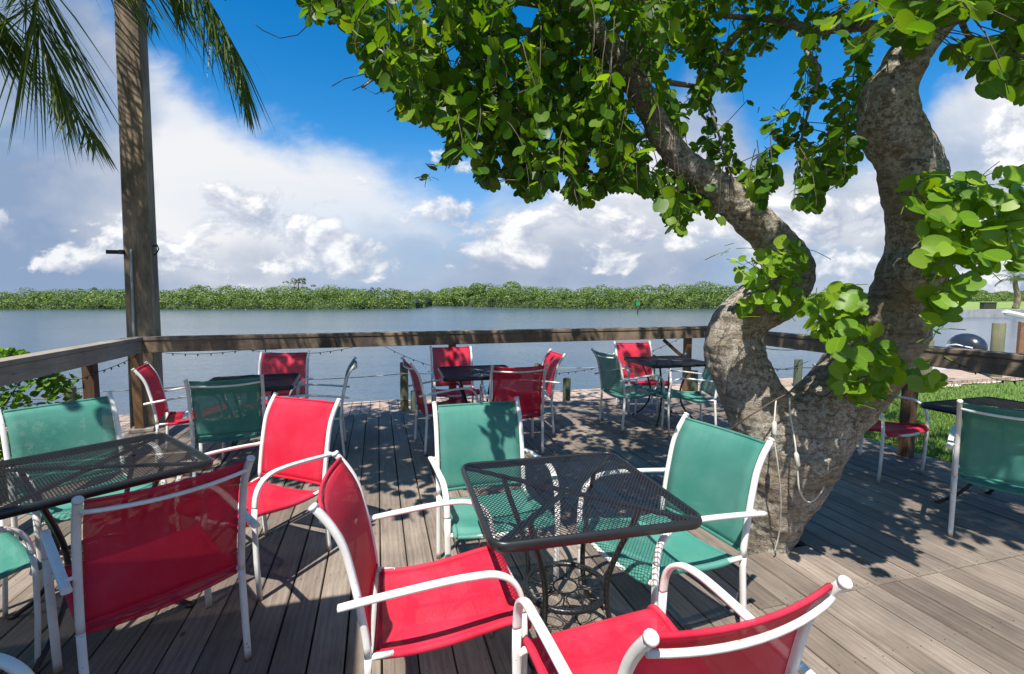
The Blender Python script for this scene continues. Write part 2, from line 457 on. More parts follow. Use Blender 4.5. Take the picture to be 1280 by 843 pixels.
slab('garden_bed', [P2(-40, -20), P2(-2.7, -20), P2(-2.7, 5.6), P2(-3.6, 5.4), P2(-9, 4.4), P2(-40, 3)], -.615, -.36, M['soil'])
mw = MB(); mw.box((25, 7.72, -.55), (63, 1.2, .60))
tag(mw.build('walkway', M['walk'], rotz=DA), kind='structure')
mw = MB(); mw.box((0, 6.87, -.5), (13, .9, .56))
tag(mw.build('walkway', M['walk'], rotz=DA), kind='structure')
sd = MB()
pts = [(5.0+i*.35, 7.0+.09*math.sin(i*1.7)+.06*math.sin(i*.6+1)) for i in range(120)]
top = [(a, b, -.318) for a, b in pts]; bt = [(a, 7.14, -.318) for a, b in pts]
sd.add(top+bt, [(i, i+1, 121+i, 120+i) for i in range(119)])
tag(sd.build('sand', M['sand'], rotz=DA), kind='structure')

def grass():
    m = MB(); rnd = random.Random(3)
    cnt = 0
    while cnt < 60000:
        u = 4.98+abs(rnd.gauss(0, 1))*4.2; v = rnd.uniform(1.2, 7.1)
        if rnd.random() > (1.0 if u < 9 else .6): continue
        p = uv(u, v); h = rnd.uniform(.03, .075); a = rnd.uniform(0, 6.28); l = rnd.uniform(.0, .045)
        wd = .0035*(1+u*.12)
        q = Vector((math.cos(a), math.sin(a), 0)); e = Vector((-q.y, q.x, 0))*wd
        b = p+Vector((0, 0, -.332))
        m.add([b-e, b+e, b+q*l+Vector((0, 0, h))], [(0, 1, 2)]); cnt += 1
    tag(m.build('grass', M['grass']), kind='stuff', label='short green lawn grass beside the deck', cat='grass')
grass()

# ------------------------------------------------------------------ railing
RZ = 1.05
def railing(name, label, a, b, posts, mat, postmat, inner, capw=.15):
    root = empty(name, (a+b)/2); tag(root, label, 'railing')
    o = (a+b)/2; d = (b-a).normalized(); rz = math.atan2(d.y, d.x); root.rotation_euler.z = rz
    L = (b-a).length
    m = MB(); x = -L/2; segs = max(1, round(L/3.5)); sl = L/segs
    for i in range(segs): m.box((x+sl*(i+.5), 0, RZ-.019), (sl-.004, capw, .038), None, .006)
    m.build('handrail', mat, root)
    m = MB()
    for i in range(segs): m.box((x+sl*(i+.5), inner*.048, RZ-.040-.066), (sl-.005, .038, .13), None, .005)
    m.build('rail_board', mat, root)
    for p, pm in posts:
        q = p-o; lx = q.dot(d)
        m = MB(); m.box((lx, -inner*.018, (RZ-.042-.5)/2), (.09, .09, RZ-.042+.5), None, .006)
        m.build('post', pm or postmat, root)
    return root
railing('deck_railing', 'long weathered wooden railing along the water side of the deck', uv(-2.47, 6.2), uv(4.80, 6.2),
        [(uv(.92, 6.2), M['post']), (uv(4.44, 6.2), M['post'])], M['rail_old'], M['post'], -1)
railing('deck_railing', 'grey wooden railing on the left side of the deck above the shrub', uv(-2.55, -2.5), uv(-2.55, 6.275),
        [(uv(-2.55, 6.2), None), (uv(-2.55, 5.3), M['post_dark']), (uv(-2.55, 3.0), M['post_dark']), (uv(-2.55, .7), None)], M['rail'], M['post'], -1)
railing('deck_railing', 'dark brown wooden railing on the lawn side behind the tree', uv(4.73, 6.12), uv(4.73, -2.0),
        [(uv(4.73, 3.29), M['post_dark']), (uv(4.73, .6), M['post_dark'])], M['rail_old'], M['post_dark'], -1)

# ------------------------------------------------------------------ chairs
def post_profile():
    return cr([(-.25, 0), (-.236, .2), (-.226, .38), (-.242, .52), (-.264, .64), (-.288, .74), (-.322, .81), (-.368, .872)], 4)
PP = post_profile()
def post_y(z):
    for (y0, z0), (y1, z1) in zip(PP, PP[1:]):
        if z0 <= z <= z1: return y0+(y1-y0)*(z-z0)/(z1-z0)
    return PP[-1][0]
def make_chair(fab, label=None):
    root = empty('sling_chair')
    # seat
    prof = cr([(-.205, .372), (-.1, .368), (.02, .378), (.13, .398), (.21, .413), (.258, .416), (.282, .404), (.288, .386)], 4)
    rows = []
    for y, z in prof:
        rows.append([(x, y+.012*(1-(x/.235)**2)*(1 if y > .2 else 0), z-.022*(1-(x/.235)**2)*(1 if y < .24 else .4)) for x in [-.235+.47*i/10 for i in range(11)]])
    m = MB(); m.sheet(rows, .004)
    for s in (-1, 1): m.tube([(s*.237, y, z) for y, z in prof], .0125, 8)
    m.tube([(x, -.205, .366-.020*(1-(x/.235)**2)) for x in [-.235+.47*i/10 for i in range(11)]], .010, 6)
    m.tube([(x, prof[-1][0]+.012*(1-(x/.235)**2), prof[-1][1]-.009*(1-(x/.235)**2)) for x in [-.235+.47*i/10 for i in range(11)]], .009, 6)
    m.build('seat', fab, root)
    # backrest
    zs = [.405+(.852-.405)*i/14 for i in range(15)]
    rows = []
    for z in zs:
        k = .030*(.35+.65*(z-.4)/.45)
        rows.append([(x, post_y(z)-k*(1-(x/.232)**2)+.004, z+(.006*(x/.232)**2 if z > .84 else 0)) for x in [-.232+.464*i/10 for i in range(11)]])
    m = MB(); m.sheet(rows, .004)
    m.tube([tuple(p) for p in rows[0]], .009, 6); m.tube([(p[0], p[1], p[2]) for p in rows[-1]], .007, 6)
    m.build('backrest', fab, root)
    # frame of the back: two posts above the seat, bar and caps
    m = MB()
    up = [p for p in PP if p[1] >= .375]
    for s in (-1, 1):
        m.tube([(s*.249, y, z) for y, z in up], .0138, 12, flat=(.92, .84), up=(1, 0, 0))
    zb = .825
    m.tube([(x, post_y(zb)-.030*(1-(x/.24)**2)-.016, zb-.012*(1-(x/.24)**2)) for x in [-.243+.486*i/12 for i in range(13)]], .0080, 8)
    for s in (-1, 1): m.tube([(s*.249, -.228, .378), (s*.238, -.15, .372)], .010, 8)
    bf = m.build('back_frame', M['white'], root)
    for s in (-1, 1):
        m = MB(); a = Vector((s*.249, PP[-2][0], PP[-2][1])); b = Vector((s*.249, PP[-1][0], PP[-1][1])); d = (b-a).normalized()
        m.tube([b-d*.004, b+d*.004, b+d*.008], [.0152, .0152, .012], 12); m.build('cap', M['cap'], bf)
    # rear legs
    lo = [p for p in PP if p[1] <= .38]
    for s in (-1, 1):
        m = MB(); m.tube([(s*.249, y, z) for y, z in lo], .0138, 12, flat=(.92, .84), up=(1, 0, 0)); m.build('leg', M['white'], root)
    # arm bent down into the front leg
    path = cr([(-.305, .572), (-.16, .592), (0, .610), (.10, .616), (.17, .610), (.222, .582), (.252, .535), (.264, .47)], 5)
    for s in (-1, 1):
        arm = [(s*(.283-.012*max(0, min(1, (y-.1)/.16))), y, z) for y, z in path]
        m = MB(); m.tube(arm, .0120, 12, flat=(1.2, .76), up=(1, 0, 0))
        m.tube([(s*.252, post_y(.586), .586), (s*.283, post_y(.586), .586)], .007, 8)
        m.build('armrest', M['white'], root)
        m = MB(); m.tube([(s*.271, .264, .47), (s*.271, .268, .38), (s*.269, .264, .2), (s*.267, .252, 0)], .0120, 12, flat=(1.2, .76), up=(1, 0, 0))
        m.build('leg', M['white'], root)
    # seat frame: stubs, front and rear bars
    m = MB()
    xs = [-.262+.524*i/14 for i in range(15)]
    m.tube([(x, .262+.040*(1-(x/.262)**2), .388-.012*(1-(x/.262)**2)) for x in xs], .0115, 8)
    m.build('seat_frame', M['white'], root)
    return root
proto = {k: make_chair(M[k]) for k in ('red', 'green')}
for p in proto.values(): register(p)
used = set()
CH = [
 ('red', -1.40, 2.60, 159, 'sunlit red sling chair at the left mesh table, front turned to the camera'),
 ('red', -1.44, 1.85, 50, 'shaded red sling chair with its back to the camera, pushed under the left mesh table'),
 ('green', -2.38, 2.63, -122, 'green sling chair in front of the shrub, far side of the left mesh table'),
 ('green', -2.28, 1.78, -34, 'green sling chair cut by the left picture edge, near side of the left mesh table'),
 ('red', -3.00, 4.46, -63, 'red sling chair beside the orange corner post and tall pole'),
 ('green', -2.33, 3.96, 25, 'green sling chair seen from behind, in front of the far left table'),
 ('red', -2.48, 5.04, -170, 'red sling chair facing the camera behind the far left table'),
 ('green', -1.86, 4.52, 108, 'green sling chair seen edge-on at the right of the far left table'),
 ('red', -.00, 4.67, 11, 'red sling chair seen from behind, in front of the far middle table'),
 ('red', -.68, 4.77, -68, 'red sling chair in profile at the left end of the far middle table'),
 ('red', .15, 5.30, 103, 'red sling chair at the right end of the far middle table'),
 ('red', -.67, 5.66, -165, 'red sling chair facing the camera before a railing post, behind far middle table'),
 ('green', 1.37, 5.55, -71, 'green sling chair at the left of the far right table, its back to open water'),
 ('red', 1.69, 6.24, -173, 'red sling chair against the railing behind the far right table'),
 ('green', 1.97, 5.38, 86, 'green sling chair half hidden by the tree trunk, right of the far right table'),
 ('green', 3.08, 2.90, -45, 'green sling chair seen from behind at the table by the lawn'),
 ('red', 3.11, 4.11, -160, 'red sling chair half hidden by the tree, near the lawn side railing'),
 ('green', -.11, 2.48, -164, 'pale green sling chair on the far side of the foreground table'),
 ('green', .68, 2.12, 114, 'pale green sling chair between the foreground table and the tree trunk'),
 ('red', -.28, 1.70, -77, 'red sling chair in profile at the left of the foreground table'),
 ('red', .36, 1.26, 20, 'nearest red sling chair, its back to the camera at the foreground table'),
 ('green', -1.405, .822, -88, 'chair at the bottom left picture corner showing only its armrest'),
]
for k, x, y, r, lab in CH:
    if k in used: o = copy_tree(proto[k])
    else: o = proto[k]; used.add(k)
    o.location = (x, y, .001); o.rotation_euler.z = R(r)
    tag(o, lab, 'chair', 'sling chairs around the patio tables')

# ------------------------------------------------------------------ tables
def make_table():
    root = empty('patio_table'); h = .38; r = .055; zt = .72
    def outline(hh, rr, z, n=6):
        out = []
        for cx, cy, a0 in ((1, 1, 0), (-1, 1, 90), (-1, -1, 180), (1, -1, 270)):
            for i in range(n+1):
                a = R(a0+90*i/n); out.append(Vector((cx*(hh-rr)+rr*math.cos(a), cy*(hh-rr)+rr*math.sin(a), z)))
        return out
    prof = [(-.012, -.002), (-.004, .002), (.002, -.002), (.006, -.012), (.004, -.030), (-.002, -.036), (-.008, -.034), (-.008, -.012)]
    rings = [outline(h+dx, r+dx, zt+dz) for dx, dz in prof]
    n = len(rings[0]); m = MB()
    m.add([p for rg in rings for p in rg], [(a*n+i, ((a+1) % 8)*n+i, ((a+1) % 8)*n+(i+1) % n, a*n+(i+1) % n) for a in range(8) for i in range(n)], True)
    m.build('rim', M['black'], root)
    # expanded metal sheet
    m = MB(); q = h-.008
    sx, sy, wd, zt2 = .0158, .0225, .0022, .0009
    # two families of thin strips clipped to the square
    for sgn in (1, -1):
        d = Vector((sx, sgn*sy)); d.normalize(); nrm = Vector((-d.y, d.x))
        step = sx*sy/math.hypot(sx, sy)*1.0
        k = -int(2*q/step)
        for i in range(k, -k+1):
            c = nrm*(i*step)
            t0, t1 = -9, 9
            ok = True
            for ax in (0, 1):
                a, b = d[ax], c[ax]
                lo, hi = (-q-b)/a, (q-b)/a
                if lo > hi: lo, hi = hi, lo
                t0, t1 = max(t0, lo), min(t1, hi)
            if t1-t0 < .01: continue
            a2, b2 = c+d*t0, c+d*t1
            # corners of the sheet are rounded
            if any(abs(p[0]) > q-.022 and abs(p[1]) > q-.022 for p in (a2, b2)): continue
            z = zt-.004+sgn*.0007
            e = nrm*wd/2
            vs = [(a2.x-e.x, a2.y-e.y, z-zt2), (a2.x+e.x, a2.y+e.y, z-zt2), (b2.x+e.x, b2.y+e.y, z-zt2), (b2.x-e.x, b2.y-e.y, z-zt2)]
            vs += [(x, y, z+zt2) for x, y, _ in vs]
            m.add(vs, [(0, 3, 2, 1), (4, 5, 6, 7), (0, 1, 5, 4), (1, 2, 6, 5), (2, 3, 7, 6), (3, 0, 4, 7)])
    m.build('mesh_top', M['black'], root)
    m = MB()
    for a in (45, 135):
        d = Vector((math.cos(R(a)), math.sin(R(a)), 0))
        for s in (-1, 1): m.beam(d*s*.030+Vector((0, 0, zt-.017)), d*s*(h*1.37)+Vector((0, 0, zt-.017)), .022, .012, bev=.002)
    m.torus((0, 0, zt-.017), .030, .006, 20, 6)
    m.build('brace', M['black'], root)
    lp = cr([(.30, .70), (.275, .63), (.225, .52), (.187, .41), (.178, .31), (.205, .19), (.28, .085), (.36, .022), (.385, .012)], 5)
    for a in (45, 135, 225, 315):
        ca, sa = math.cos(R(a)), math.sin(R(a))
        m = MB(); m.tube([(ca*x, sa*x, z) for x, z in lp], .0115, 8)
        m.tube([(ca*.385, sa*.385, .0), (ca*.385, sa*.385, .012), (ca*.385, sa*.385, .018)], [.02, .02, .012], 10)
        m.build('leg', M['black'], root)
    m = MB(); m.torus((0, 0, .30), .166, .012, 44, 8); m.torus((0, 0, .30), .05, .004, 20, 6)
    for i in range(8):
        a = R(45*i+22)
        m.tube([(math.cos(a)*x, math.sin(a)*x, .30) for x in (.05, .1, .16)], .0035, 6)
        b = R(45*i); pts = [(.107+.05*math.cos(t), .028*math.sin(t)) for t in [2*math.pi*j/14 for j in range(15)]]
        m.tube([(math.cos(b)*x-math.sin(b)*y, math.sin(b)*x+math.cos(b)*y, .30) for x, y in pts], .003, 6, caps=False)
    m.build('ring', M['black'], root)
    return root
tp = make_table(); register(tp)
TB = [(.22, 1.905, 13.5, 'black mesh patio table in the middle foreground ringed by two green and two red chairs'),
      (-1.94, 2.18, -38.5, 'black mesh patio table at the left picture edge beside the shaded red chair'),
      (-2.38, 4.37, 19, 'black patio table by the tall pole, half hidden behind a green chair'),
      (-.36, 4.99, 13, 'black patio table in front of the water ringed by four red chairs'),
      (1.87, 5.84, 15, 'black patio table by the railing end, red chair behind it'),
      (3.43, 3.22, 17, 'black mesh patio table next to the lawn at the right')]
for i, (x, y, r, lab) in enumerate(TB):
    o = tp if i == 0 else copy_tree(tp)
    o.location = (x, y, .001); o.rotation_euler.z = R(r); tag(o, lab, 'table', 'square patio tables on the deck')

# ------------------------------------------------------------------ big tree
class Leaves:
    def __init__(s): s.v = []; s.f = []; s.n = 0
    HALF = [(.16, -.03), (.34, .02), (.46, .16), (.515, .36), (.505, .58), (.44, .80), (.33, .94), (.20, .985), (.09, .93)]
    SH = [(0, .02, 0), (0, .30, 0), (0, .60, 0), (0, .84, 0)]+[(x, y, 1) for x, y in HALF]+[(-x, y, 1) for x, y in HALF]
    FC = [(0, 4, 5, 1), (1, 5, 6), (1, 6, 7), (1, 7, 8, 2), (2, 8, 9), (2, 9, 10, 3), (3, 10, 11, 12), (0, 1, 14, 13), (1, 15, 14), (1, 16, 15), (1, 2, 17, 16), (2, 18, 17), (2, 3, 19, 18), (3, 21, 20, 19)]
    def leaf(s, p, d, nrm, L, rnd, fold=.18):
        d = d.normalized(); side = d.cross(nrm)
        if side.length < 1e-4: return
        side.normalize(); n2 = side.cross(d)
        o = len(s.v); curl = rnd.uniform(-.12, .18); fo = fold*rnd.uniform(.2, 1.6)
        for x, y, k in s.SH:
            z = abs(x)*fo*1.2-curl*y*y
            s.v.append(p+side*(x*L*.92)+d*(y*L)+n2*(z*L))
        s.f += [tuple(i+o for i in f) for f in s.FC]; s.n += 1
    def build(s, name, mat, parent):
        me = bpy.data.meshes.new(name); me.from_pydata([tuple(v) for v in s.v], [], s.f); me.materials.append(mat)
        me.polygons.foreach_set('use_smooth', [True]*len(s.f)); me.update()
        K = len(s.SH); nv = s.n*K; ul = me.uv_layers.new(name='blade'); co_ = []
        for f in s.f:
            for i in f: co_ += list(s.SH[i % K][:2]) if i < nv else [.3, .5]
        ul.data.foreach_set('uv', co_)
        o = bpy.data.objects.new(name, me); COL.objects.link(o); o.parent = parent; return o
def inside(p, poly):
    x, y = p; c = False; j = len(poly)-1
    for i in range(len(poly)):
        xi, yi = poly[i]; xj, yj = poly[j]
        if (yi > y) != (yj > y) and x < (xj-xi)*(y-yi)/(yj-yi)+xi: c = not c
        j = i
    return c

def limb(spec, n=5):     # (px, py, depth, radius in photo pixels) -> points with real radius
    pts = []
    for px, py, D, r in spec:
        p = at(px, py, D); pts.append((*p, .87*r*D/F))
    return cr(pts, n)
tree = empty('orchid_tree', tuple(on(955, 690))); tag(tree, 'leaning forked tree with lichen bark growing up through the deck', 'tree')
TREE0 = Vector(tree.location)
base = [(948, 790, 2.84, 34), (950, 730, 2.84, 33), (955, 690, 2.84, 34), (963, 645, 2.83, 43), (978, 595, 2.80, 57), (988, 550, 2.77, 66)]
left = base[3:5]+[(972, 548, 2.78, 54), (950, 512, 2.78, 46), (925, 458, 2.80, 41), (916, 420, 2.80, 37), (938, 390, 2.79, 37), (972, 370, 2.77, 35), (992, 342, 2.75, 29),
       (967, 302, 2.72, 26), (930, 265, 2.68, 23), (890, 230, 2.64, 21), (850, 198, 2.60, 19.5), (826, 165, 2.58, 18.5), (806, 125, 2.56, 17.5), (784, 84, 2.54, 16), (754, 44, 2.52, 13.5), (725, 5, 2.5, 11), (690, -50, 2.5, 9)]
right = base[3:5]+[(1005, 545, 2.76, 60), (1035, 512, 2.72, 54), (1075, 470, 2.66, 50), (1104, 430, 2.60, 46), (1124, 390, 2.54, 44), (1140, 345, 2.48, 43), (1147, 300, 2.42, 39), (1144, 255, 2.36, 37),
        (1134, 202, 2.30, 38), (1116, 160, 2.26, 39), (1110, 124, 2.23, 34), (1124, 92, 2.20, 28), (1146, 55, 2.17, 26), (1174, 16, 2.14, 27), (1200, -30, 2.12, 26), (1240, -90, 2.1, 22)]
def lump(m, pts, n=18, amp=.07, seed=0):
    P = [Vector(p[:3]) for p in pts]; rr = [p[3] for p in pts]
    o = len(m.v); m.tube(P, rr, n)
    for i in range(o, len(m.v)):
        k = (i-o)//n
        if k >= len(P): break
        c = P[k]; d = m.v[i]-c
        q = m.v[i]*3.2+Vector((seed, 0, 0))
        m.v[i] = c+d*(1+amp*2*mnoise.noise(q)+amp*.7*mnoise.noise(q*3.1))
def make_trunk():
    m = MB()
    for k, (sp, nn) in enumerate(((base, 5), (left, 5), (right, 5))): lump(m, limb(sp, nn), 18, .065, k)
    # burl on the right limb, knee on the left limb
    for px, py, D, r, s in ((1146, 335, 2.36, 28, (1, .8, 1)), (928, 395, 2.74, 24, (1.1, .9, .8)), (1000, 345, 2.72, 17, (1, 1, 1.2))):
        rr = r*D/F; m.ellipsoid(at(px, py, D), (rr*s[0], rr*s[1], rr*s[2]), 14, 10)
    for v in m.v: v -= TREE0
    o = m.build('trunk', M['bark'], tree)
    md = o.modifiers.new('r', 'REMESH'); md.mode = 'VOXEL'; md.voxel_size = .014; md.use_smooth_shade = True
    sm = o.modifiers.new('s', 'SMOOTH'); sm.factor = .6; sm.iterations = 5
    dg = bpy.context.evaluated_depsgraph_get(); dg.update()
    me = bpy.data.meshes.new_from_object(o.evaluated_get(dg))
    o.modifiers.clear(); o.data = me
    nr = [Vector(v.normal) for v in me.vertices]; cs = [Vector(v.co) for v in me.vertices]; nc = []
    for q, nv in zip(cs, nr):
        nc.extend(q+nv*(.011*mnoise.noise(q*9)+.006*mnoise.noise(q*23)+.004*mnoise.noise(Vector((q.x*6, q.y*6, q.z*40)))))
    me.vertices.foreach_set('co', nc); me.update()
    if not me.materials: me.materials.append(M['bark'])
    me.polygons.foreach_set('use_smooth', [True]*len(me.polygons))
make_trunk()

MAINP = [(358, -60), (370, 14), (385, 28), (432, 30), (440, 66), (462, 98), (492, 118), (500, 148), (535, 160), (562, 168), (552, 188), (526, 212), (518, 238), (538, 234), (560, 208), (578, 196), (592, 190), (594, 228), (612, 236), (640, 224), (655, 250), (692, 236), (712, 252), (738, 260), (752, 242), (792, 236), (815, 252), (828, 262), (842, 296), (860, 290), (862, 268), (882, 262), (902, 288), (914, 262), (938, 244), (952, 258), (970, 240), (974, 196), (992, 188), (986, 262), (1022, 270), (1034, 226), (1052, 230), (1072, 214), (1078, 150), (1100, -60)]
GAPS = [(962, 98, 34, 34), (988, 62, 22, 22), (934, 168, 20, 34), (850, 92, 22, 20), (868, 160, 13, 18), (908, 128, 18, 16), (1042, 70, 20, 26), (690, 168, 8, 10), (1020, 150, 14, 20), (566, 66, 12, 12), (655, 16, 16, 12), (985, 215, 10, 30), (700, 222, 9, 12), (742, 205, 9, 12), (625, 200, 8, 10), (820, 195, 9, 10), (900, 30, 9, 8)]
rnd = random.Random(11)
def in_crown(p):
    x, y = pix(p)
    if y < -12 : return True
    if 1165 <= x: 
        return y < 26+10*math.sin(x*.05) or inside((x, y), [(1172, 46), (1300, 34), (1300, 132), (1244, 114), (1190, 80)]) or inside((x, y), [(1150, 128), (1175, 130), (1185, 158), (1160, 168)])
    if 1085 < x < 1180 and y < 58+14*math.sin(x*.09): return True
    if not inside((x, y), MAINP): return False
    for a, b, c, d in GAPS:
        if ((x-a)/c)**2+((y-b)/d)**2 < 1: return False
    return True
LIMBPX = [(990, 342), (966, 302), (930, 265), (890, 230), (850, 198), (826, 165), (806, 125), (784, 84), (754, 44)]
def over_limb(p):
    x, y = pix(p)
    for (a, b), (c, d) in zip(LIMBPX, LIMBPX[1:]):
        l2 = (c-a)**2+(d-b)**2; t = max(0, min(1, ((x-a)*(c-a)+(y-b)*(d-b))/l2))
        if (x-a-t*(c-a))**2+(y-b-t*(d-b))**2 < 24**2: return p.y < 2.62
    return False
def make_crown():
    L = Leaves(); tw = MB()
    def spray(p, d0, n, size, droop, test, step=.052):
        d = d0.normalized(); q = Vector(p); pts = [q.copy()]; side = 1
        perp = Vector((rnd.gauss(0, 1), rnd.gauss(0, 1), rnd.gauss(0, .3))).normalized()
        for i in range(n):
            d = (d+Vector((0, 0, -droop))+Vector((rnd.gauss(0, .09), rnd.gauss(0, .09), 0))).normalized()
            q = q+d*step*rnd.uniform(.75, 1.2); 
            if test and not test(q):
                if i > 1: break
                else: continue
            pts.append(q.copy()); side = -side
            lat = d.cross(Vector((0, 0, 1)))
            lat = lat.normalized() if lat.length > .15 else perp
            ld = (lat*side*rnd.uniform(.5, 1.1)+d*.35+Vector((0, 0, -rnd.uniform(.1, .9)))+Vector((rnd.gauss(0, .2), rnd.gauss(0, .2), rnd.gauss(0, .15)))).normalized()
            nn = (Vector((rnd.gauss(0, .45), rnd.gauss(0, .45), 1))+lat*side*.25).normalized()
            if abs(nn.dot(ld)) > .9: nn = perp
            sz = size*rnd.uniform(.65, 1.18)
            if test and not test(q+ld*sz*.8): continue
            if test is in_crown and over_limb(q+ld*sz*.5) and rnd.random() < .88: continue
            L.leaf(q+ld*.018, ld, nn, sz, rnd)
        if len(pts) > 1: tw.tube([p_-TREE0 for p_ in pts], [.0026-.0018*i/len(pts) for i in range(len(pts))], 4, caps=False)
    # in the picture
    cnt = 0
    while cnt < 860:
        px, py = rnd.uniform(360, 1090), rnd.uniform(-60, 275)
        w = 1.0 if 540 < px < 830 and py < 200 else .7
        if px < 530: w = .6
        if rnd.random() > w: continue
        D = rnd.uniform(2.0, 3.0) if px < 820 else rnd.uniform(2.6, 3.3)
        p = at(px, py, D)
        if not in_crown(p): continue
        a = rnd.uniform(0, 6.28)
        spray(p, Vector((math.cos(a), math.sin(a), rnd.uniform(-.2, .5))), rnd.randint(7, 13), .062, rnd.uniform(.22, .5), in_crown, .045); cnt += 1
    # hanging tips along the lower edge
    for px, py in [(530, 190), (545, 178), (596, 200), (612, 205), (630, 200), (655, 222), (668, 222), (690, 215), (706, 228), (722, 225), (738, 232), (765, 218), (785, 215), (808, 225), (820, 232), (838, 255), (848, 260), (856, 255), (880, 240), (900, 255), (912, 240), (945, 225), (950, 235), (968, 215), (992, 215), (1000, 230), (1010, 240), (1020, 240), (1036, 205), (1048, 205), (1062, 190), (480, 95), (450, 60), (400, 14), (420, 16), (385, 8), (510, 140)]*2:
        spray(at(px+rnd.uniform(-8, 8), py-40+rnd.uniform(-10, 10), rnd.uniform(2.1, 2.8)), Vector((rnd.gauss(0, .3), rnd.gauss(0, .3), -.6)), 13, .07, .35, in_crown, .045)
    # sprays over the right shoulder
    for px, py in [(1172, 48), (1185, 55), (1200, 60), (1222, 62), (1240, 70), (1262, 72), (1180, 40), (1210, 45), (1250, 45), (1280, 60), (1295, 60), (1160, 130), (1170, 140), (1190, 10), (1215, 8), (1240, 6), (1270, 8), (1255, -10), (1225, -12), (1290, -5)]+[(rnd.uniform(1090, 1290), rnd.uniform(-20, 40)) for _ in range(34)]+[(rnd.uniform(1170, 1290), rnd.uniform(40, 80)) for _ in range(14)]:
        spray(at(px, py, rnd.uniform(1.8, 2.5)), Vector((1, rnd.gauss(0, .4), -.2)), 9, .078, .09, in_crown, .05)
    # the part of the crown above the frame: it shades the deck
    cnt = 0
    while cnt < 1500:
        X, Y, Z = rnd.uniform(-3.4, 5.2), rnd.uniform(1.4, 6.4), rnd.uniform(3.0, 5.6)
        p = Vector((X, Y, Z)); x, y = pix(p)
        if y > -35: continue
        near = 2.35-.18*(X+2) if X < 1.3 else 1.75-.28*(X-1.3)
        if X < -1.4: near = 2.05
        near += .5*(Z-3.4)*.9-.1
        if Y < near: continue
        if mnoise.noise(p*1.1) < -.30: continue
        a = rnd.uniform(0, 6.28)
        spray(p, Vector((math.cos(a), math.sin(a), .1)), rnd.randint(5, 9), .10, .22, lambda q: pix(q)[1] < -12 , .06); cnt += 1
    cnt = 0
    while cnt < 420:
        p = Vector((rnd.uniform(-3.3, -1.0), rnd.uniform(2.05, 3.9), rnd.uniform(3.5, 4.8)))
        if pix(p)[1] > -35: continue
        a = rnd.uniform(0, 6.28)
        spray(p, Vector((math.cos(a), math.sin(a), .1)), rnd.randint(5, 9), .10, .22, lambda q: pix(q)[1] < -12, .06); cnt += 1
    cnt = 0
    while cnt < 260:
        p = Vector((rnd.uniform(1.1, 3.6), rnd.uniform(1.5, 2.8), rnd.uniform(3.05, 4.1)))
        if pix(p)[1] > -35 or p.y < 1.75-.28*(p.x-1.3): continue
        a = rnd.uniform(0, 6.28)
        spray(p, Vector((math.cos(a), math.sin(a), .1)), rnd.randint(5, 9), .085, .22, lambda q: pix(q)[1] < -12, .055); cnt += 1
    for k in range(26):
        spray(at(rnd.uniform(1075, 1215), rnd.uniform(-30, 34), rnd.uniform(1.75, 2.05)), Vector((rnd.gauss(0, 1), rnd.gauss(0, .4), -.1)), 9, .070, .12, in_crown, .048)
    for v in L.v: v -= TREE0
    L.build('crown', M['leaf'], tree)
    # branches that carry it
    def br(a, b, r0, r1, sag=.1):
        m_ = (a+b)/2+Vector((rnd.gauss(0, .08), rnd.gauss(0, .08), sag))
        pts = cr([tuple(a), tuple(a*.6+m_*.4+Vector((rnd.gauss(0, .03), rnd.gauss(0, .03), 0))), tuple(m_), tuple(b*.6+m_*.4), tuple(b)], 4)
        k = len(pts)
        return [Vector(p)-TREE0 for p in pts], [r0+(r1-r0)*i/(k-1) for i in range(k)]
    lim = [at(px, py, D) for px, py, D, r in left]; rim = [at(px, py, D) for px, py, D, r in right]
    ends = [(lim[-2], at(560, 20, 2.7), .035), (lim[-3], at(640, 90, 2.9), .03), (lim[-4], at(700, 160, 3.0), .022), (lim[-3], at(470, 60, 2.6), .028), (at(560, 20, 2.7), at(452, 110, 2.6), .014),
            (lim[-5], at(880, 110, 2.9), .03), (lim[-6], at(780, 215, 2.7), .018), (at(880, 110, 2.9), at(950, 20, 2.8), .02), (lim[-4], at(860, 10, 3.0), .035), (rim[-4], at(1010, 40, 2.7), .04), (at(1010, 40, 2.7), at(900, 20, 2.8), .028),
            (at(1010, 40, 2.7), at(1000, 180, 2.7), .014), (rim[-3], at(1290, 85, 2.2), .016), (rim[-2], at(1300, -20, 2.4), .03), (lim[-1], at(560, -90, 2.9), .05), (rim[-1], Vector((2.8, 3.5, 4.6)), .06), (lim[-1], Vector((-1.6, 3.6, 4.4)), .06), (lim[-2], Vector((.4, 4.6, 4.7)), .05), (at(640, 90, 2.9), at(560, 200, 2.8), .012), (lim[-5], at(845, 260, 2.5), .010), (at(880, 110, 2.9), at(920, 240, 2.8), .01)]
    for a, b, r in ends:
        m = MB(); P, rr = br(a, b, r, r*.35, .06); m.tube(P, rr, 8); m.build('branch', M['bark'], tree)
    # dry twigs on the left
    for pts in ([(500, 62), (478, 88), (452, 108), (441, 113)], [(452, 108), (470, 118), (488, 108), (498, 107)], [(478, 88), (446, 95), (430, 99), (415, 108)], [(505, 125), (492, 135), (484, 140)], [(520, 138), (518, 150), (519, 156)], [(395, 22), (372, 44), (350, 48), (328, 38), (318, 30)]):
        tw.tube([at(x, y, 2.6+.02*i)-TREE0 for i, (x, y) in enumerate(pts)], .0022, 5)
    tw.build('twigs', M['stick'], tree)
    # bright shoots on the trunk
    polyA = [(1138, 205), (1175, 212), (1200, 222), (1262, 214), (1300, 205), (1300, 335), (1258, 335), (1222, 345), (1192, 385), (1174, 415), (1158, 440), (1150, 470), (1138, 450), (1150, 385), (1150, 300), (1135, 262)]
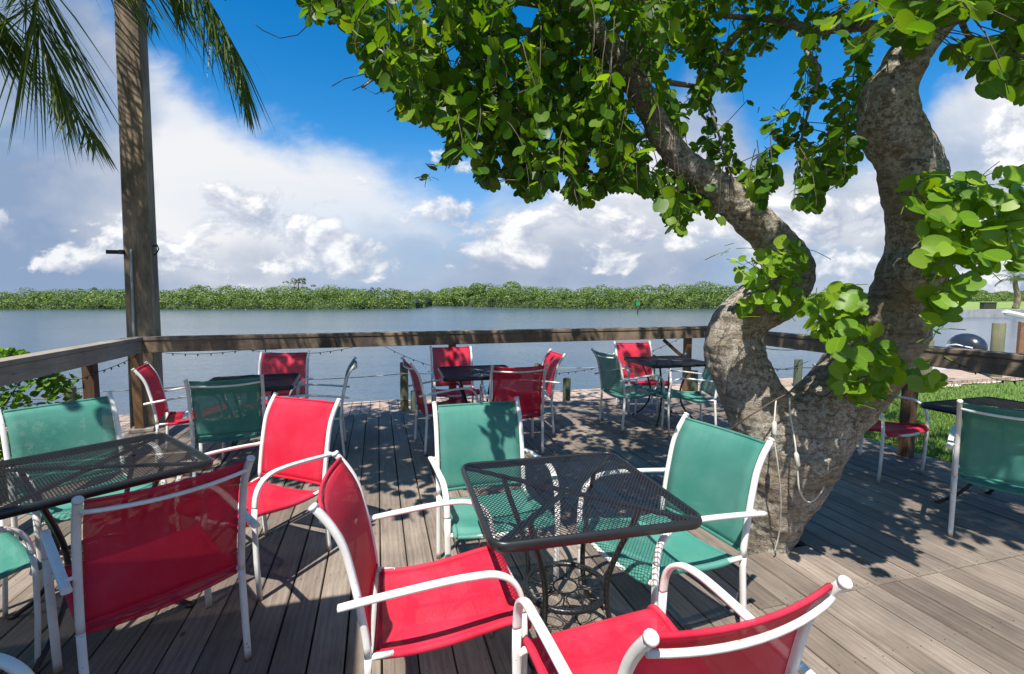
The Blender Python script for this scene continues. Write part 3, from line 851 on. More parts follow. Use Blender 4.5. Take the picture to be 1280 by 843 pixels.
    polyB = [(1008, 360), (1050, 345), (1072, 372), (1092, 410), (1150, 450), (1172, 478), (1150, 494), (1118, 470), (1112, 500), (1062, 506), (1028, 470), (1040, 440), (1012, 410), (985, 388)]
    polyC = [(898, 304), (940, 316), (985, 292), (1014, 312), (1006, 340), (985, 392), (950, 378), (922, 402), (930, 352)]
    for poly, cntt, D0, D1, sz, mk in ((polyA, 115, 1.85, 2.32, .082, 9), (polyB, 80, 2.2, 2.55, .080, 6), (polyC, 48, 2.38, 2.62, .066, 6)):
        L2 = Leaves(); t2 = MB(); tt = MB(); c = 0
        xs = [p[0] for p in poly]; ys = [p[1] for p in poly]
        while c < cntt:
            px, py = rnd.uniform(min(xs), max(xs)), rnd.uniform(min(ys), max(ys))
            if not inside((px, py), poly): continue
            p = at(px, py, rnd.uniform(D0, D1)); d = Vector((rnd.gauss(0, .5), -.3+rnd.gauss(0, .3), rnd.uniform(-.5, .5))).normalized()
            pts = [p]; q = p
            for i in range(rnd.randint(2, 4)):
                d = (d+Vector((rnd.gauss(0, .2), rnd.gauss(0, .2), -.12))).normalized(); q = q+d*.045
                pts.append(q)
                ld = Vector((rnd.gauss(0, .8), rnd.gauss(0, .5)-.2, rnd.gauss(-.35, .4))).normalized()
                if not inside(pix(q+ld*sz*.7), poly): continue
                L2.leaf(q+ld*.02, ld, Vector((rnd.gauss(-.1, .5), -1+rnd.gauss(0, .4), .55)).normalized(), sz*rnd.uniform(.55, 1.2), rnd)
            tt.tube([x-TREE0 for x in pts[:-1]], .0016, 4, caps=False); c += 1
        # stems running along the clump
        cx = sum(xs)/len(xs); cy = sum(ys)/len(ys); Dm = (D0+D1)/2
        for k in range(5):
            a, b = rnd.choice(poly), rnd.choice(poly)
            t2.tube([at(a[0]*.45+cx*.55, a[1]*.45+cy*.55, D1)-TREE0, at(cx, cy, Dm+.1)-TREE0, at(b[0]*.45+cx*.55, b[1]*.45+cy*.55, D1)-TREE0], .0025, 5)
        for v in L2.v: v -= TREE0
        o_ = len(L2.v); L2.v += tt.v; L2.f += [tuple(i+o_ for i in f) for f in tt.f]
        sh = L2.build('shoot', M['shoot'], tree)
        t2.build('stem', M['greenstem'], sh)
make_crown()

# cords on the trunk
def cord(name, lab, cat, pts, r, mat, plugs=()):
    root = empty(name, pts[0]); tag(root, lab, cat)
    o = Vector(root.location)
    m = MB(); m.tube([Vector(p)-o for p in cr([tuple(p) for p in pts], 6)], r, 6); m.build('cable', mat, root)
    for a, b in plugs:
        m = MB(); m.tube([a-o, a+(b-a)*.15-o, a+(b-a)*.85-o, b-o], [.006, .012, .012, .006], 10); m.build('plug', mat, root)
cord('power_cord', 'white power cord looping from the trunk fork down to the deck', 'cord',
     [at(987, 497, 2.52), at(988, 520, 2.5), at(994, 555, 2.45), at(997, 590, 2.45), at(1000, 615, 2.46), at(1012, 628, 2.50), at(1028, 612, 2.56), at(1038, 575, 2.62)], .0045, M['cord'], [(at(995, 566, 2.44), at(998, 584, 2.44))])
cord('power_cord', 'white power cord hanging down the trunk into the dark deck opening', 'cord',
     [at(970, 500, 2.50), at(968, 525, 2.47), at(967, 545, 2.46), at(972, 580, 2.46), at(976, 625, 2.52), at(974, 665, 2.60), at(968, 690, 2.64)], .004, M['cord'], [(at(968, 527, 2.455), at(968, 545, 2.45))])
cord('dark_cable', 'dark grey cables wrapped round the trunk below the fork', 'cable',
     [at(905, 545, 2.66), at(925, 528, 2.56), at(950, 512, 2.50), at(975, 497, 2.50), at(998, 488, 2.52), at(1030, 496, 2.5), at(1045, 480, 2.5)], .0042, M['stick'])

# ------------------------------------------------------------------ pole and palm
def pole():
    b = uv(-2.66, 6.60); root = empty('tall_pole', (b.x, b.y, 0), DA); tag(root, 'tall tapered square wooden pole rising at the deck corner', 'pole')
    m = MB(); vs = []; n = 9
    for i in range(n):
        z = -1.4+8.4*i/(n-1); w = .138-.0040*z; d = .118-.0040*z; c = .016; l = .018*z
        vs += [(a_+l, b_, z) for a_, b_ in ((-w+c, -d), (w-c, -d), (w, -d+c), (w, d-c), (w-c, d), (-w+c, d), (-w, d-c), (-w, -d+c))]
    m.add(vs, [(i*8+j, i*8+(j+1) % 8, i*8+8+(j+1) % 8, i*8+8+j) for i in range(n-1) for j in range(8)]+[tuple((n-1)*8+j for j in range(8))])
    m.build('shaft', M['pole'], root)
    m = MB(); x = -.045
    m.tube([(x, -.138, -.2), (x+.018, -.138, 1.0), (x+.036, -.130, 1.96), (x+.036, -.12, 2.01), (x+.036, -.08, 2.03)], .013, 8); m.build('conduit', M['conduit'], root)
    m = MB(); m.box((-.175, -.1, 1.99), (.17, .006, .045), None, .002); m.box((-.10, -.115, 1.99), (.05, .03, .05), None, .002); m.build('bracket', M['hook'], root)
    m = MB(); m.tube([(.16, 0, 2.07), (.21, -.02, 2.09), (.225, -.02, 2.04), (.20, -.02, 1.99), (.16, 0, 1.97)], .008, 6); m.build('hook', M['hook'], root)
pole()
m = MB(); m.box((0, 0, .02), (.22, .2, .035), None, .006)
cb = m.build('base_trim', M['rail'], None, uv(-2.55, 6.2), DA+.2); tag(cb, 'pale octagonal wooden trim board at the foot of the corner post', 'trim board')

def palm(name, x, y, zt, lab, fronds, seed, sc=1.0, lf=70, trunk_r=.14, z0=-.4, group=None):
    lf = int(lf*1.7)
    rr = random.Random(seed); root = empty(name, (x, y, z0)); tag(root, lab, 'palm tree', group)
    m = MB(); H = zt-z0; n = 16
    pts = [(.12*math.sin(i*.3)*sc, .05*i/n, H*i/n) for i in range(n+1)]
    m.tube(pts, [trunk_r*(1.25-.4*i/n)*(1+.05*(i % 2)) for i in range(n+1)], 14); m.build('trunk', M['pole'], root)
    top = Vector(pts[-1])
    n_long = lambda v_: isinstance(v_, list)
    for az, elev, Ln, droop in fronds:
        L0 = Ln
        q = top.copy(); d = Vector((math.cos(R(az))*math.cos(R(elev)), math.sin(R(az))*math.cos(R(elev)), math.sin(R(elev))))
        k = 22
        if isinstance(Ln, list):
            C_ = cr([tuple(top)]+[tuple(Vector(c_)-Vector((x, y, z0))) for c_ in Ln], 8); P = []
            for i in range(k+1):
                f = i/k*(len(C_)-1); a = min(int(f), len(C_)-2); P.append(Vector(C_[a]).lerp(Vector(C_[a+1]), f-a))
            Ln = sum((P[i+1]-P[i]).length for i in range(k))
        else:
          P = [q.copy()]
          for i in range(k):
            d = (d+Vector((0, 0, -droop*(.4+1.4*i/k)))).normalized(); q = q+d*Ln/k; P.append(q.copy())
        m = MB(); m.tube(P, [.018*sc*(1-.85*i/k) for i in range(k+1)], 5)
        fr = m.build('frond', M['frond'], root)
        L = MB(); nl = lf
        lenf = .30*min(Ln, 2.4)/Ln*(2.55 if n_long(L0) else 1.6)
        for i in range(nl):
            t = .10+.9*i/nl; f = t*k; a = min(int(f), k-1); p = P[a].lerp(P[a+1], f-a); dd = (P[a+1]-P[a]).normalized()
            s = dd.cross(Vector((0, 0, 1)))
            s = s.normalized() if s.length > .12 else Vector((math.sin(R(az)), -math.cos(R(az)), 0))
            for sg in (-1, 1):
                ll = Ln*lenf*.62*(1-.45*t*t)*(math.sin(math.pi*min(1, .12+t*.80)))**.7*rr.uniform(.8, 1.1)
                ld = (s*sg*rr.uniform(.45, .95)+dd*rr.uniform(.25, .6)+Vector((0, 0, -.38+rr.gauss(0, .16)))+Vector((rr.gauss(0, .08), rr.gauss(0, .08), 0))).normalized()
                wdt = .0075*sc*rr.uniform(.8, 1.3); e = ld.cross(Vector((rr.gauss(0, .5), rr.gauss(0, .5), 1))).normalized()*wdt
                dn = Vector((0, 0, -ll*.22)); A = p; B = p+ld*ll*.5+dn*.25; C2 = p+ld*ll+dn
                L.add([A-e*.6, A+e*.6, B+e, B-e, C2], [(0, 1, 2, 3), (3, 2, 4)])
        L.build('leaflets', M['frond'], fr)
    return root
# the palm whose drooping fronds enter the picture at the top left
palm('palm_tree', -5.0, 4.05, 4.95, 'palm tree left of the deck with drooping feathery fronds reaching into view',
     [(8, 0, [(-4.75, 4.12, 5.25), at(40, -40, 4.22), at(42, 15, 4.25), at(58, 62, 4.3), at(82, 112, 4.35), at(122, 178, 4.4)], 0), (28, 0, [(-4.4, 4.3, 5.7), (-3.6, 4.6, 5.5), at(240, -30, 4.8), at(275, 25, 4.85), at(297, 75, 4.88), at(309, 130, 4.9)], 0), (0, 0, [(-4.7, 3.9, 5.2), at(-60, -60, 4.0), at(-30, 0, 4.0), at(-14, 50, 4.0)], 0), (15, 0, [(-4.6, 4.3, 5.6), at(120, -90, 4.5), at(190, -60, 4.6), at(225, -10, 4.7)], 0), (-25, 40, 2.6, .12), (60, 45, 2.6, .12), (110, 45, 2.6, .1), (160, 40, 2.6, .1), (210, 40, 2.6, .1), (260, 45, 2.6, .1), (300, 48, 2.7, .1), (335, 55, 2.6, .1), (-8, 60, 2.6, .09)], 5, group='palm trees')

# ------------------------------------------------------------------ shrub at the left rail
def shrub():
    c = Vector((-4.32, 4.02, .36)); root = empty('shrub', (c.x, c.y, -.36)); tag(root, 'bright green leafy shrub growing against the left railing', 'shrub')
    o = Vector(root.location); rr = random.Random(4); L = Leaves(); st = MB()
    for i in range(2300):
        a = rr.uniform(0, 6.28); t = rr.random()**.5; el = rr.uniform(-.9, 1)
        rad = (.56+.12*mnoise.noise(Vector((math.cos(a)*2, math.sin(a)*2, el*2))))*(.55+.45*t)
        p = c+Vector((math.cos(a)*rad*math.sqrt(1-el*el), math.sin(a)*rad*math.sqrt(1-el*el)*.9, el*.66))
        if p.dot(U) > -2.64: continue
        out = (p-c).normalized()
        d = (out+Vector((rr.gauss(0, .6), rr.gauss(0, .6), rr.gauss(.1, .5)))).normalized()
        L.leaf(p-o, d, (out+Vector((rr.gauss(0, .4), rr.gauss(0, .4), 1))).normalized(), rr.uniform(.035, .068), rr)
    for k in range(5):
        p = c+Vector((rr.uniform(-.3, .12), rr.uniform(-.3, .3), .55+rr.uniform(0, .22))); st.tube([c-o+Vector((0, 0, .2)), p-o], .005, 5)
        for j in range(8): L.leaf(p-o-Vector((0, 0, .02*j)), Vector((rr.gauss(0, 1), rr.gauss(0, 1), .4)).normalized(), Vector((rr.gauss(0, .3), rr.gauss(0, .3), 1)), .06, rr)
    for k in range(9):
        a = rr.uniform(0, 6.28); st.tube([(rr.gauss(0, .04), rr.gauss(0, .04), 0), (.15*math.cos(a), .15*math.sin(a), .3), (.35*math.cos(a), .35*math.sin(a), .75)], [.014, .009, .004], 6)
    L.build('foliage', M['bush'], root); st.build('stem', M['stick'], root)
shrub()

# ------------------------------------------------------------------ pilings and ropes
def piling(px, v, r, ztop, mat, lab):
    u = u_at(px, v); p = uv(u, v); root = empty('piling', (p.x, p.y, -1.5)); tag(root, lab, 'piling', 'mooring pilings along the seawall')
    m = MB(); rr = random.Random(int(px)); n = 14
    zs = [0, .8, 1.4, 1.5+ztop-.012, 1.5+ztop]; rs = [r*1.05, r*1.02, r, r*.98, r*.9]
    t = (rr.gauss(0, .008), rr.gauss(0, .008))
    m.tube([(t[0]*z, t[1]*z, z) for z in zs], rs, n); m.build('shaft', mat, root)
    return p
pil = [(84, 6.9, .062, .42, 'piling', 'short yellowish piling just right of the shrub behind the left railing'),
       (312, 7.28, .06, .42, 'piling', 'yellowish piling peeking above the far left table'),
       (503, 7.28, .062, .52, 'piling', 'tall yellowish piling left of the far middle table'),
       (517, 7.12, .07, .12, 'piling_green', 'low green piling beside the tall yellowish piling'),
       (672, 7.28, .06, .42, 'piling', 'yellowish piling top between the two back red chairs'),
       (708, 7.0, .062, .22, 'piling_green', 'short green piling right of the far middle table'),
       (816, 7.28, .062, .50, 'piling', 'yellowish piling behind the far right table'),
       (871, 7.1, .075, .22, 'piling_green', 'green piling beside the braced railing post'),
       (955, 7.28, .06, .75, 'piling_green', 'dark green piling just right of the left tree limb'),  # shade on this piling is put into its dark green colour
       (1000, 7.5, .075, .28, 'piling_green', 'short dark piling seen through the tree fork'),
       (1037, 8.2, .06, .72, 'piling', 'grey piling behind the vine leaves in the tree fork'),
       (1161, 7.2, .10, .62, 'piling', 'thick pale piling left of the moored motor boat'),
       (1208, 8.26, .085, .2, 'piling', 'piling below the dark outboard motor'),
       (1250, 7.25, .115, .92, 'piling', 'tall thick piling on the lawn edge near the right picture edge')]
pp = {}
for px, v, r, zt, mk, lab in pil: pp[px] = piling(px, v, r, zt, M[mk], lab)
def rope(pts, sag, lab, r=.006, mat=None):
    P = []
    for a, b in zip(pts, pts[1:]):
        for i in range(8):
            t = i/8; P.append(a.lerp(b, t)-Vector((0, 0, sag*4*t*(1-t))))
    P.append(pts[-1]); o = P[0]
    m = MB(); m.tube([p-o for p in P], r, 6); ob = m.build('rope', mat or M['rope'], None, o); tag(ob, lab, 'rope', 'ropes strung between the pilings')
chain = [uv(u_at(30, 6.6), 6.6)]+[pp[k] for k in (84, 312, 503, 672, 816, 955)]
Z = lambda p, z: Vector((p.x, p.y-.06, z))
rope([Z(p, .36) for p in chain], .03, 'upper grey rope strung between pilings behind the far railing')
rope([Z(p, -.02) for p in chain], .03, 'lower grey rope strung between pilings behind the far railing')
rope([Z(pp[955], .55), Z(uv(u_at(1010, 7.4), 7.4), .50), Z(pp[1037], .42)], .03, 'upper rope seen through the tree fork', .007, M['wire'])
rope([Z(pp[955], .22), Z(pp[1000], .12), Z(pp[1161], .18), Z(pp[1250], .0)], .04, 'lower rope running past the tree fork to the lawn piling', .007, M['wire'])

# ------------------------------------------------------------------ string lights
def strings(lab, segs, seed):
    rr = random.Random(seed); root = empty('string_lights', segs[0][0]); tag(root, lab, 'string lights', 'strings of small dark fairy lights')
    o = Vector(root.location); m = MB(); bl = []
    for a, b, sag in segs:
        L = (b-a).length; n = max(4, int(L/.06)); P = [a.lerp(b, i/n)-Vector((0, 0, sag*4*(i/n)*(1-i/n))) for i in range(n+1)]
        m.tube([p-o for p in P], .0032, 5)
        bl += [P[i]-o for i in range(1, n) if i % 2 == 0]
    m.build('wire', M['wire'], root)
    for p in bl[:95]:
        b = MB(); a = rr.uniform(0, 6.28); d = Vector((math.cos(a)*.5, math.sin(a)*.5, -1)).normalized()
        b.tube([p, p+d*.008, p+d*.020, p+d*.028], [.005, .0075, .006, .002], 6); b.build('bulb', M['bulb'], root)
zz = RZ-.17
fr = lambda px: uv(u_at(px, 6.12), 6.12, zz)
strings('string of small dark lights drooping under the water side railing', [(fr(196), fr(300), .03), (fr(300), fr(345), .0), (fr(310), fr(440), .06), (fr(480), uv(u_at(545, 5.95), 5.95, .62), .02), (uv(u_at(690, 6.1), 6.1, .45), fr(850), .1)], 1)
lf = lambda v, z=zz: uv(-2.49, v, z)
strings('string of small dark lights looping under the left railing', [(lf(6.1), lf(5.2, .80), .02), (lf(5.2, .80), lf(4.55, .93), .07), (lf(4.55, .93), lf(4.35, .96), -.02), (lf(4.35, .96), lf(3.9, .62), .02)], 2)
strings('string of small dark lights strung past the tree to the lawn railing', [(at(960, 462, 6.5), at(1010, 452, 6.2), .04), (at(1180, 448, 4.0), at(1240, 473, 3.9), .0), (at(1240, 473, 3.9), at(1300, 470, 3.4), .03)], 3)
# brace and dark lamp on the post near the tree
m = MB(); a = uv(4.44-.42, 6.2, .86); b = uv(4.44-.03, 6.2, .55); o = (a+b)/2
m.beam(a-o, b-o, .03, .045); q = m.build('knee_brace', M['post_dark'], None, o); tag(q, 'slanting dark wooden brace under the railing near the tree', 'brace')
m = MB(); m.tube([(0, 0, .10), (0, 0, .08), (0, 0, .02), (0, 0, 0)], [.02, .045, .05, .03], 10); q = m.build('lantern', M['hook'], None, uv(4.44-.10, 6.12, .58)); tag(q, 'small dark lantern hanging beside the braced railing post', 'lantern')

# ------------------------------------------------------------------ far shore
def ip(x, T):
    for (a, b), (c, d) in zip(T, T[1:]):
        if a <= x <= c: return b+(d-b)*(x-a)/(c-a)
    return T[0][1] if x < T[0][0] else T[-1][1]
BASE = [(-400, 95), (0, 90), (440, 90), (520, 96), (535, 122), (560, 120), (640, 104), (690, 95), (900, 93), (1000, 110), (1100, 150), (1600, 170)]
TOP = [(-400, 367), (0, 364), (120, 361), (200, 362), (260, 357.5), (330, 359), (430, 358), (500, 363), (540, 363), (580, 358), (620, 354), (660, 359), (730, 360), (800, 358), (850, 357), (880, 353), (910, 358), (1000, 366), (1090, 365), (1280, 364), (1600, 366)]
def clump(m, c, r, h, n, size, rr):
    for i in range(n):
        a = rr.uniform(0, 6.28); e = rr.uniform(-.25, 1)**1
        k = rr.uniform(.72, 1.05)
        q = Vector((math.cos(a)*math.sqrt(max(0, 1-e*e))*r*k, math.sin(a)*math.sqrt(max(0, 1-e*e))*r*k, e*h*k))
        p = c+q; s = size*rr.uniform(.6, 1.35)
        nn = (q.normalized()+Vector((rr.gauss(0, .38), rr.gauss(0, .38), rr.gauss(.2, .38)))).normalized()
        t = nn.cross(Vector((rr.gauss(0, 1), rr.gauss(0, 1), rr.gauss(0, 1)))).normalized(); b = nn.cross(t)
        m.add([p-t*s-b*s*.2, p-b*s*.75, p+t*s, p+b*s*.7], [(0, 1, 2, 3)])
def mangroves():
    rr = random.Random(21); m = MB(); px = -420
    while px < 1620:
        Db = ip(px, BASE); ty = ip(px, TOP)+rr.gauss(0, .7)
        dense = 1 if -60 < px < 1120 or px > 1200 else .5
        for row in range(3):
            D = Db+1.2+row*2.8+rr.uniform(-.8, .8); X = (px+rr.uniform(-5, 5)-640)/F*D
            ztop = CAMH+(YH-ty)*D/F
            zt = [-.9+(ztop+.9)*.55, -.9+(ztop+.9)*.82, ztop][row]*1.0+rr.gauss(0, .22)
            r = rr.uniform(1.4, 3.1) if row else rr.uniform(1.0, 2.0)
            hh = r*rr.uniform(.6, .85)
            clump(m, Vector((X, D+rr.uniform(-.7, .7), zt-hh)), r, hh, int(r*r*90*dense), .14*D/95, rr)
            if row == 0: clump(m, Vector((X+rr.uniform(-1, 1), D-.5, -.6)), 1.3, 1.2, 70, .14*D/95, rr)
        px += 2.1*F/Db
    tag(m.build('mangrove_belt', M['mangrove']), 'long belt of green mangroves along the far shore', 'mangroves', kind='stuff')
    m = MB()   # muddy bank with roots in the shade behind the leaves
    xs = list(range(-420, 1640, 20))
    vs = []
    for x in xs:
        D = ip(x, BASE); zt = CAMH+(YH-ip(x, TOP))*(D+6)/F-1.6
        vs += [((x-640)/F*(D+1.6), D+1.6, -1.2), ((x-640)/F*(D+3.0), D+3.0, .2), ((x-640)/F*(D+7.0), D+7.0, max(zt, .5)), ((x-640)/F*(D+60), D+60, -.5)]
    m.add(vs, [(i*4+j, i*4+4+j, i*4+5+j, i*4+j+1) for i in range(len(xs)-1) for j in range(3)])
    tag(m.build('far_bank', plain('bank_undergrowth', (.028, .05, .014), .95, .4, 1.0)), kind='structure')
mangroves()
def shore_tree(px, ytop, D, w, lab, cnt, mat):
    rr = random.Random(px); X = (px-640)/F*D; zt = CAMH+(YH-ytop)*D/F
    root = empty('shore_tree', (X, D, -.6)); tag(root, lab, 'tree')
    m = MB(); m.tube([(0, 0, 0), (.2, 0, (zt+.6)*.5), (0, .1, (zt+.6)*.9)], [.22, .15, .06], 8)
    for k in range(5): m.tube([(.1, 0, (zt+.6)*.5), (rr.gauss(0, w*.5), rr.gauss(0, 1), (zt+.6)*.85)], [.09, .03], 6)
    m.build('trunk', M['stick'], root)
    m = MB()
    for i in range(cnt):
        clump(m, Vector((rr.gauss(0, w*.42), rr.gauss(0, .8), (zt+.6)-.4-abs(rr.gauss(0, 1.1)))), rr.uniform(.35, .8), rr.uniform(.3, .5), 40, .13, rr)
    m.build('crown', mat, root)
shore_tree(374, 347, 99, 3.2, 'tall grey-green tree standing above the far mangroves', 16, M['drytree'])
for px, yt, w in ((120, 358, 2), (170, 359, 1.6), (290, 356, 2.6), (492, 358, 2.4), (470, 359, 1.8)):
    shore_tree(px, yt, 100, w, {120: 'thin grey tree above the mangroves just left of the tall pole', 170: 'thin tree crown hidden behind the tall pole', 290: 'wide thin grey crown above the mangroves right of the tall pole', 492: 'pale dry crown above the mangroves left of the shore gap', 470: 'small dry crown beside the pale dry crown on the far shore'}[px], 7, M['drytree'])

# right shore: seawall, lawn, palm, box
a = 62
slab('far_lawn', [(48, 56), (160, 66), (200, 170), (70, 150), (50, 90)], -1.5, -.10, M['farlawn'])
m = MB(); m.beam((47.6, 55.7, -.55), (160, 65.7, -.55), .3, 1.15, bev=.02)
q = m.build('seawall', M['concrete']); tag(q, 'long grey concrete seawall edging the far lawn', 'seawall')
m = MB(); m.box((0, 0, .4), (1.6, .6, .8), None, .05); m.box((0, 0, .84), (1.7, .7, .08), None, .02)
q = m.build('utility_box', M['gazgrey'], None, (on(1234, 386, -.1).x*.62*1.0, 62, -.1)); q.location.x = (1234-640)/F*62; tag(q, 'small dark box on the far lawn', 'box')
palm('palm_tree', (1268-640)/F*64, 64, 3.6, 'small dark palm on the far lawn near the right picture edge',
     [(i*36, 30+20*(i % 3), 2.6, .08+.02*(i % 2)) for i in range(10)], 9, 2.0, 34, .28, -.1, group='palm trees')
m = MB(); px, D = 797, 72
root = empty('channel_marker', ((px-640)/F*D, D, -1.2)); tag(root, 'green channel marker on a pole in the water before the mangroves', 'channel marker')
m.tube([(0, 0, 0), (0, 0, 1.9)], .10, 8); m.build('pole', M['stick'], root)
m = MB(); m.box((0, -.13, 1.65), (.55, .03, .6), None, .01); m.build('sign', M['signgreen'], root)

# ------------------------------------------------------------------ boats at the right
def motor_boat():
    p = uv(u_at(1115, 10.9), 10.9); root = empty('motor_boat', (p.x, p.y, -.95), DA+R(80)); root.scale = (1.5, 1.5, 1.5); tag(root, 'moored motor boat with a dark round-topped outboard beyond the walkway', 'boat')
    # local +x bow
    sec = [(x_*(.7 if x_ < 0 else .35), *r_) for x_, *r_ in [(-1.9, .78, .55, .0), (-1.2, .85, .58, -.02), (0, .88, .62, -.03), (1.0, .78, .70, .0), (1.7, .5, .80, .1), (2.2, .12, .9, .3)]]
    m = MB(); vs = []
    for x, hw, hz, kz in sec: vs += [(x, -hw, hz), (x, -hw*.9, .25+kz*.5), (x, 0, kz-.1), (x, hw*.9, .25+kz*.5), (x, hw, hz), (x, hw*.82, hz+.03), (x, 0, hz+.06 if x > .2 else hz-.25), (x, -hw*.82, hz+.03)]
    n = 8; m.add(vs, [(i*n+j, i*n+(j+1) % n, i*n+n+(j+1) % n, i*n+n+j) for i in range(len(sec)-1) for j in range(n)]+[tuple(range(n-1, -1, -1)), tuple((len(sec)-1)*n+j for j in range(n))], False)
    m.build('hull', M['hull'], root)
    for s in (-1, 1):
        m = MB(); st = []
        for x, hw, hz, kz in sec[1:]: st += [(x, s*(hw*.985+.006), hz-.05), (x, s*(hw*.93+.012), .36+kz*.4)]
        m.add(st, [(2*i, 2*i+1, 2*i+3, 2*i+2) for i in range(len(sec)-2)]); m.build('stripe', M['blue'], root)
    m = MB(); m.box((.35, 0, .86), (.5, .6, .5), Matrix.Rotation(.25, 3, 'Y'), .06); m.build('console', M['hull'], root)
    eng = empty('outboard', (-1.48, 0, .12)); eng.parent = root
    m = MB(); m.ellipsoid((0, 0, .66), (.30, .2, .23), 16, 10); m.tube([(0, 0, .5), (-.02, 0, .1), (0, 0, -.3)], [.2, .13, .09], 10); m.build('cowl', M['cowl'], eng)
    m = MB()
    for s in (-1, 1): m.tube([(-.22, s*.14, .66), (0, s*.202, .70), (.2, s*.155, .67)], .012, 6)
    m.build('decal', M['hull'], eng)
motor_boat()
def bow_boat():
    p = Vector(((1356-640)/F*15, 15, -.95)); root = empty('wooden_boat', p, R(180)); tag(root, 'brown wooden boat with rope wrapped bowsprit at the right picture edge', 'boat')
    sec = [(-3, 1.0, 1.3, -.2), (-1, 1.1, 1.3, -.3), (.6, .8, 1.42, -.2), (1.5, .35, 1.55, .1), (2.0, .05, 1.65, .6)]
    m = MB(); vs = []
    for x, hw, hz, kz in sec: vs += [(x, -hw, hz), (x, -hw*.85, .4+kz*.5), (x, 0, kz), (x, hw*.85, .4+kz*.5), (x, hw, hz), (x, 0, hz+.03)]
    n = 6; m.add(vs, [(i*n+j, i*n+(j+1) % n, i*n+n+(j+1) % n, i*n+n+j) for i in range(len(sec)-1) for j in range(n)]+[tuple(range(n-1, -1, -1)), tuple((len(sec)-1)*n+j for j in range(n))])
    m.build('hull', M['brownhull'], root)
    m = MB(); m.tube([(.4, 0, 1.55), (2.0, 0, 1.85), (2.55, 0, 1.97)], [.06, .05, .035], 10); sp = m.build('bowsprit', M['hull'], root)
    m = MB()
    for i in range(9):
        x = 1.95+.06*i; c = Vector((x, 0, 1.85+.22*(x-2.0))); m.tube([c+Vector((0, .07*math.cos(t), .07*math.sin(t))) for t in [6.283*j/12 for j in range(13)]], .02, 6, caps=False)
    m.build('rope_coil', M['hull'], sp)
bow_boat()
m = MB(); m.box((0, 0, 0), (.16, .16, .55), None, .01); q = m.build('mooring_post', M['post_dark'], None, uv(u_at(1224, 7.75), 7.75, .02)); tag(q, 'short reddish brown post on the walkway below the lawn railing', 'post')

# ------------------------------------------------------------------ porch roof behind the camera: casts the shade at the lower left
def porch():
    c = Vector((-1.30, .93)); u0 = c.dot(U.xy); v0 = c.dot(V.xy)
    root = empty('porch_roof', uv(u0-2, v0-2), DA); tag(root, 'flat porch roof over the building side of the deck', 'roof')
    z = 2.72
    m = MB(); m.box((-1.0, -.3, z+.08), (5.9, 4.6, .1), None, .01); m.build('roof_deck', M['roof'], root)
    for i in range(8):
        m = MB(); m.beam((-3.8+i*.78, -2.5, z-.06), (-3.8+i*.78, 1.9, z-.06), .045, .17); m.build('rafter', M['roof'], root)
    for x, y in ((1.6, .9), (-1.6, .9), (1.6, -2.2), (-1.6, -2.2)):
        m = MB(); m.box((x, y, (z-.15)/2), (.11, .11, z-.15), None, .006); m.build('post', M['roof'], root)
    # put the slab corner where the sun throws it
    return root
pr = porch()

# ------------------------------------------------------------------ light
SUN = Vector((-.18, -.44, .88)).normalized()
sl = bpy.data.lights.new('sun', 'SUN'); so = bpy.data.objects.new('sun', sl); COL.objects.link(so)
sl.energy = 4.5; sl.angle = R(.53); sl.color = (1, .955, .88)
so.rotation_euler = SUN.to_track_quat('Z', 'Y').to_euler()

wd = bpy.data.worlds.new('World'); S.world = wd; wd.use_nodes = True
nt = wd.node_tree; nt.nodes.clear(); g = N(nt)
sky = g.n('ShaderNodeTexSky', sky_type='NISHITA', sun_disc=False)
sky.sun_elevation = math.asin(SUN.z); sky.sun_rotation = math.atan2(SUN.x, SUN.y)
sky.air_density = 1.0; sky.dust_density = .6; sky.ozone_density = 2.5
skyc = g.n('ShaderNodeHueSaturation', ins={'Color': sky.outputs[0], 'Saturation': 1.48, 'Value': 1.2, 'Hue': .499}).outputs[0]
d = g.n('ShaderNodeTexCoord').outputs['Generated']
sx = g.n('ShaderNodeSeparateXYZ', ins={0: d})
yy = g.m('MAXIMUM', g.m('ABSOLUTE', sx.outputs[1]), .12)
p = g.m('DIVIDE', sx.outputs[0], yy); q = g.m('DIVIDE', sx.outputs[2], yy)
pq = g.n('ShaderNodeCombineXYZ', ins={0: p, 1: q, 2: 0.0}).outputs[0]
def sstep(x, a_, b_): return g.n('ShaderNodeMapRange', interpolation_type='SMOOTHSTEP', ins={0: x, 1: a_, 2: b_}).outputs[0]
# upper cloud deck: bearing against height of its upper edge
top = [(0, -70), (110, -50), (160, 10), (190, 50), (260, 112), (330, 142), (450, 188), (530, 222), (585, 275), (620, 235), (690, 228), (760, 215), (850, 90), (890, 90), (950, 165), (1060, 180), (1130, 175), (1165, 105), (1200, 75), (1280, 65)]
pn = g.m('DIVIDE', g.m('ADD', p, 1.2), 2.4, clamp=True)
topq = g.m('SUBTRACT', g.m('MULTIPLY', g.ramp(pn, [(((x-640)/F+1.2)/2.4, ((371-y)/F+.1)/.8) for x, y in top]), .8), .1)
n1 = g.noise(g.mapv(pq, (2.2, 4.4, 1)), 1.0, 6, .52, .3)
n2 = g.noise(g.mapv(pq, (6.0, 9.0, 1), (2.2, .7, 0)), 1.0, 7, .58, .25)
n2b = g.noise(g.mapv(pq, (6.0, 9.0, 1), (2.2-.10, .7+.20, 0)), 1.0, 7, .58, .25)
n3 = g.noise(g.mapv(pq, (1.3, 3.4, 1), (3.3, 1.2, 0)), 1.0, 4, .5, .4)
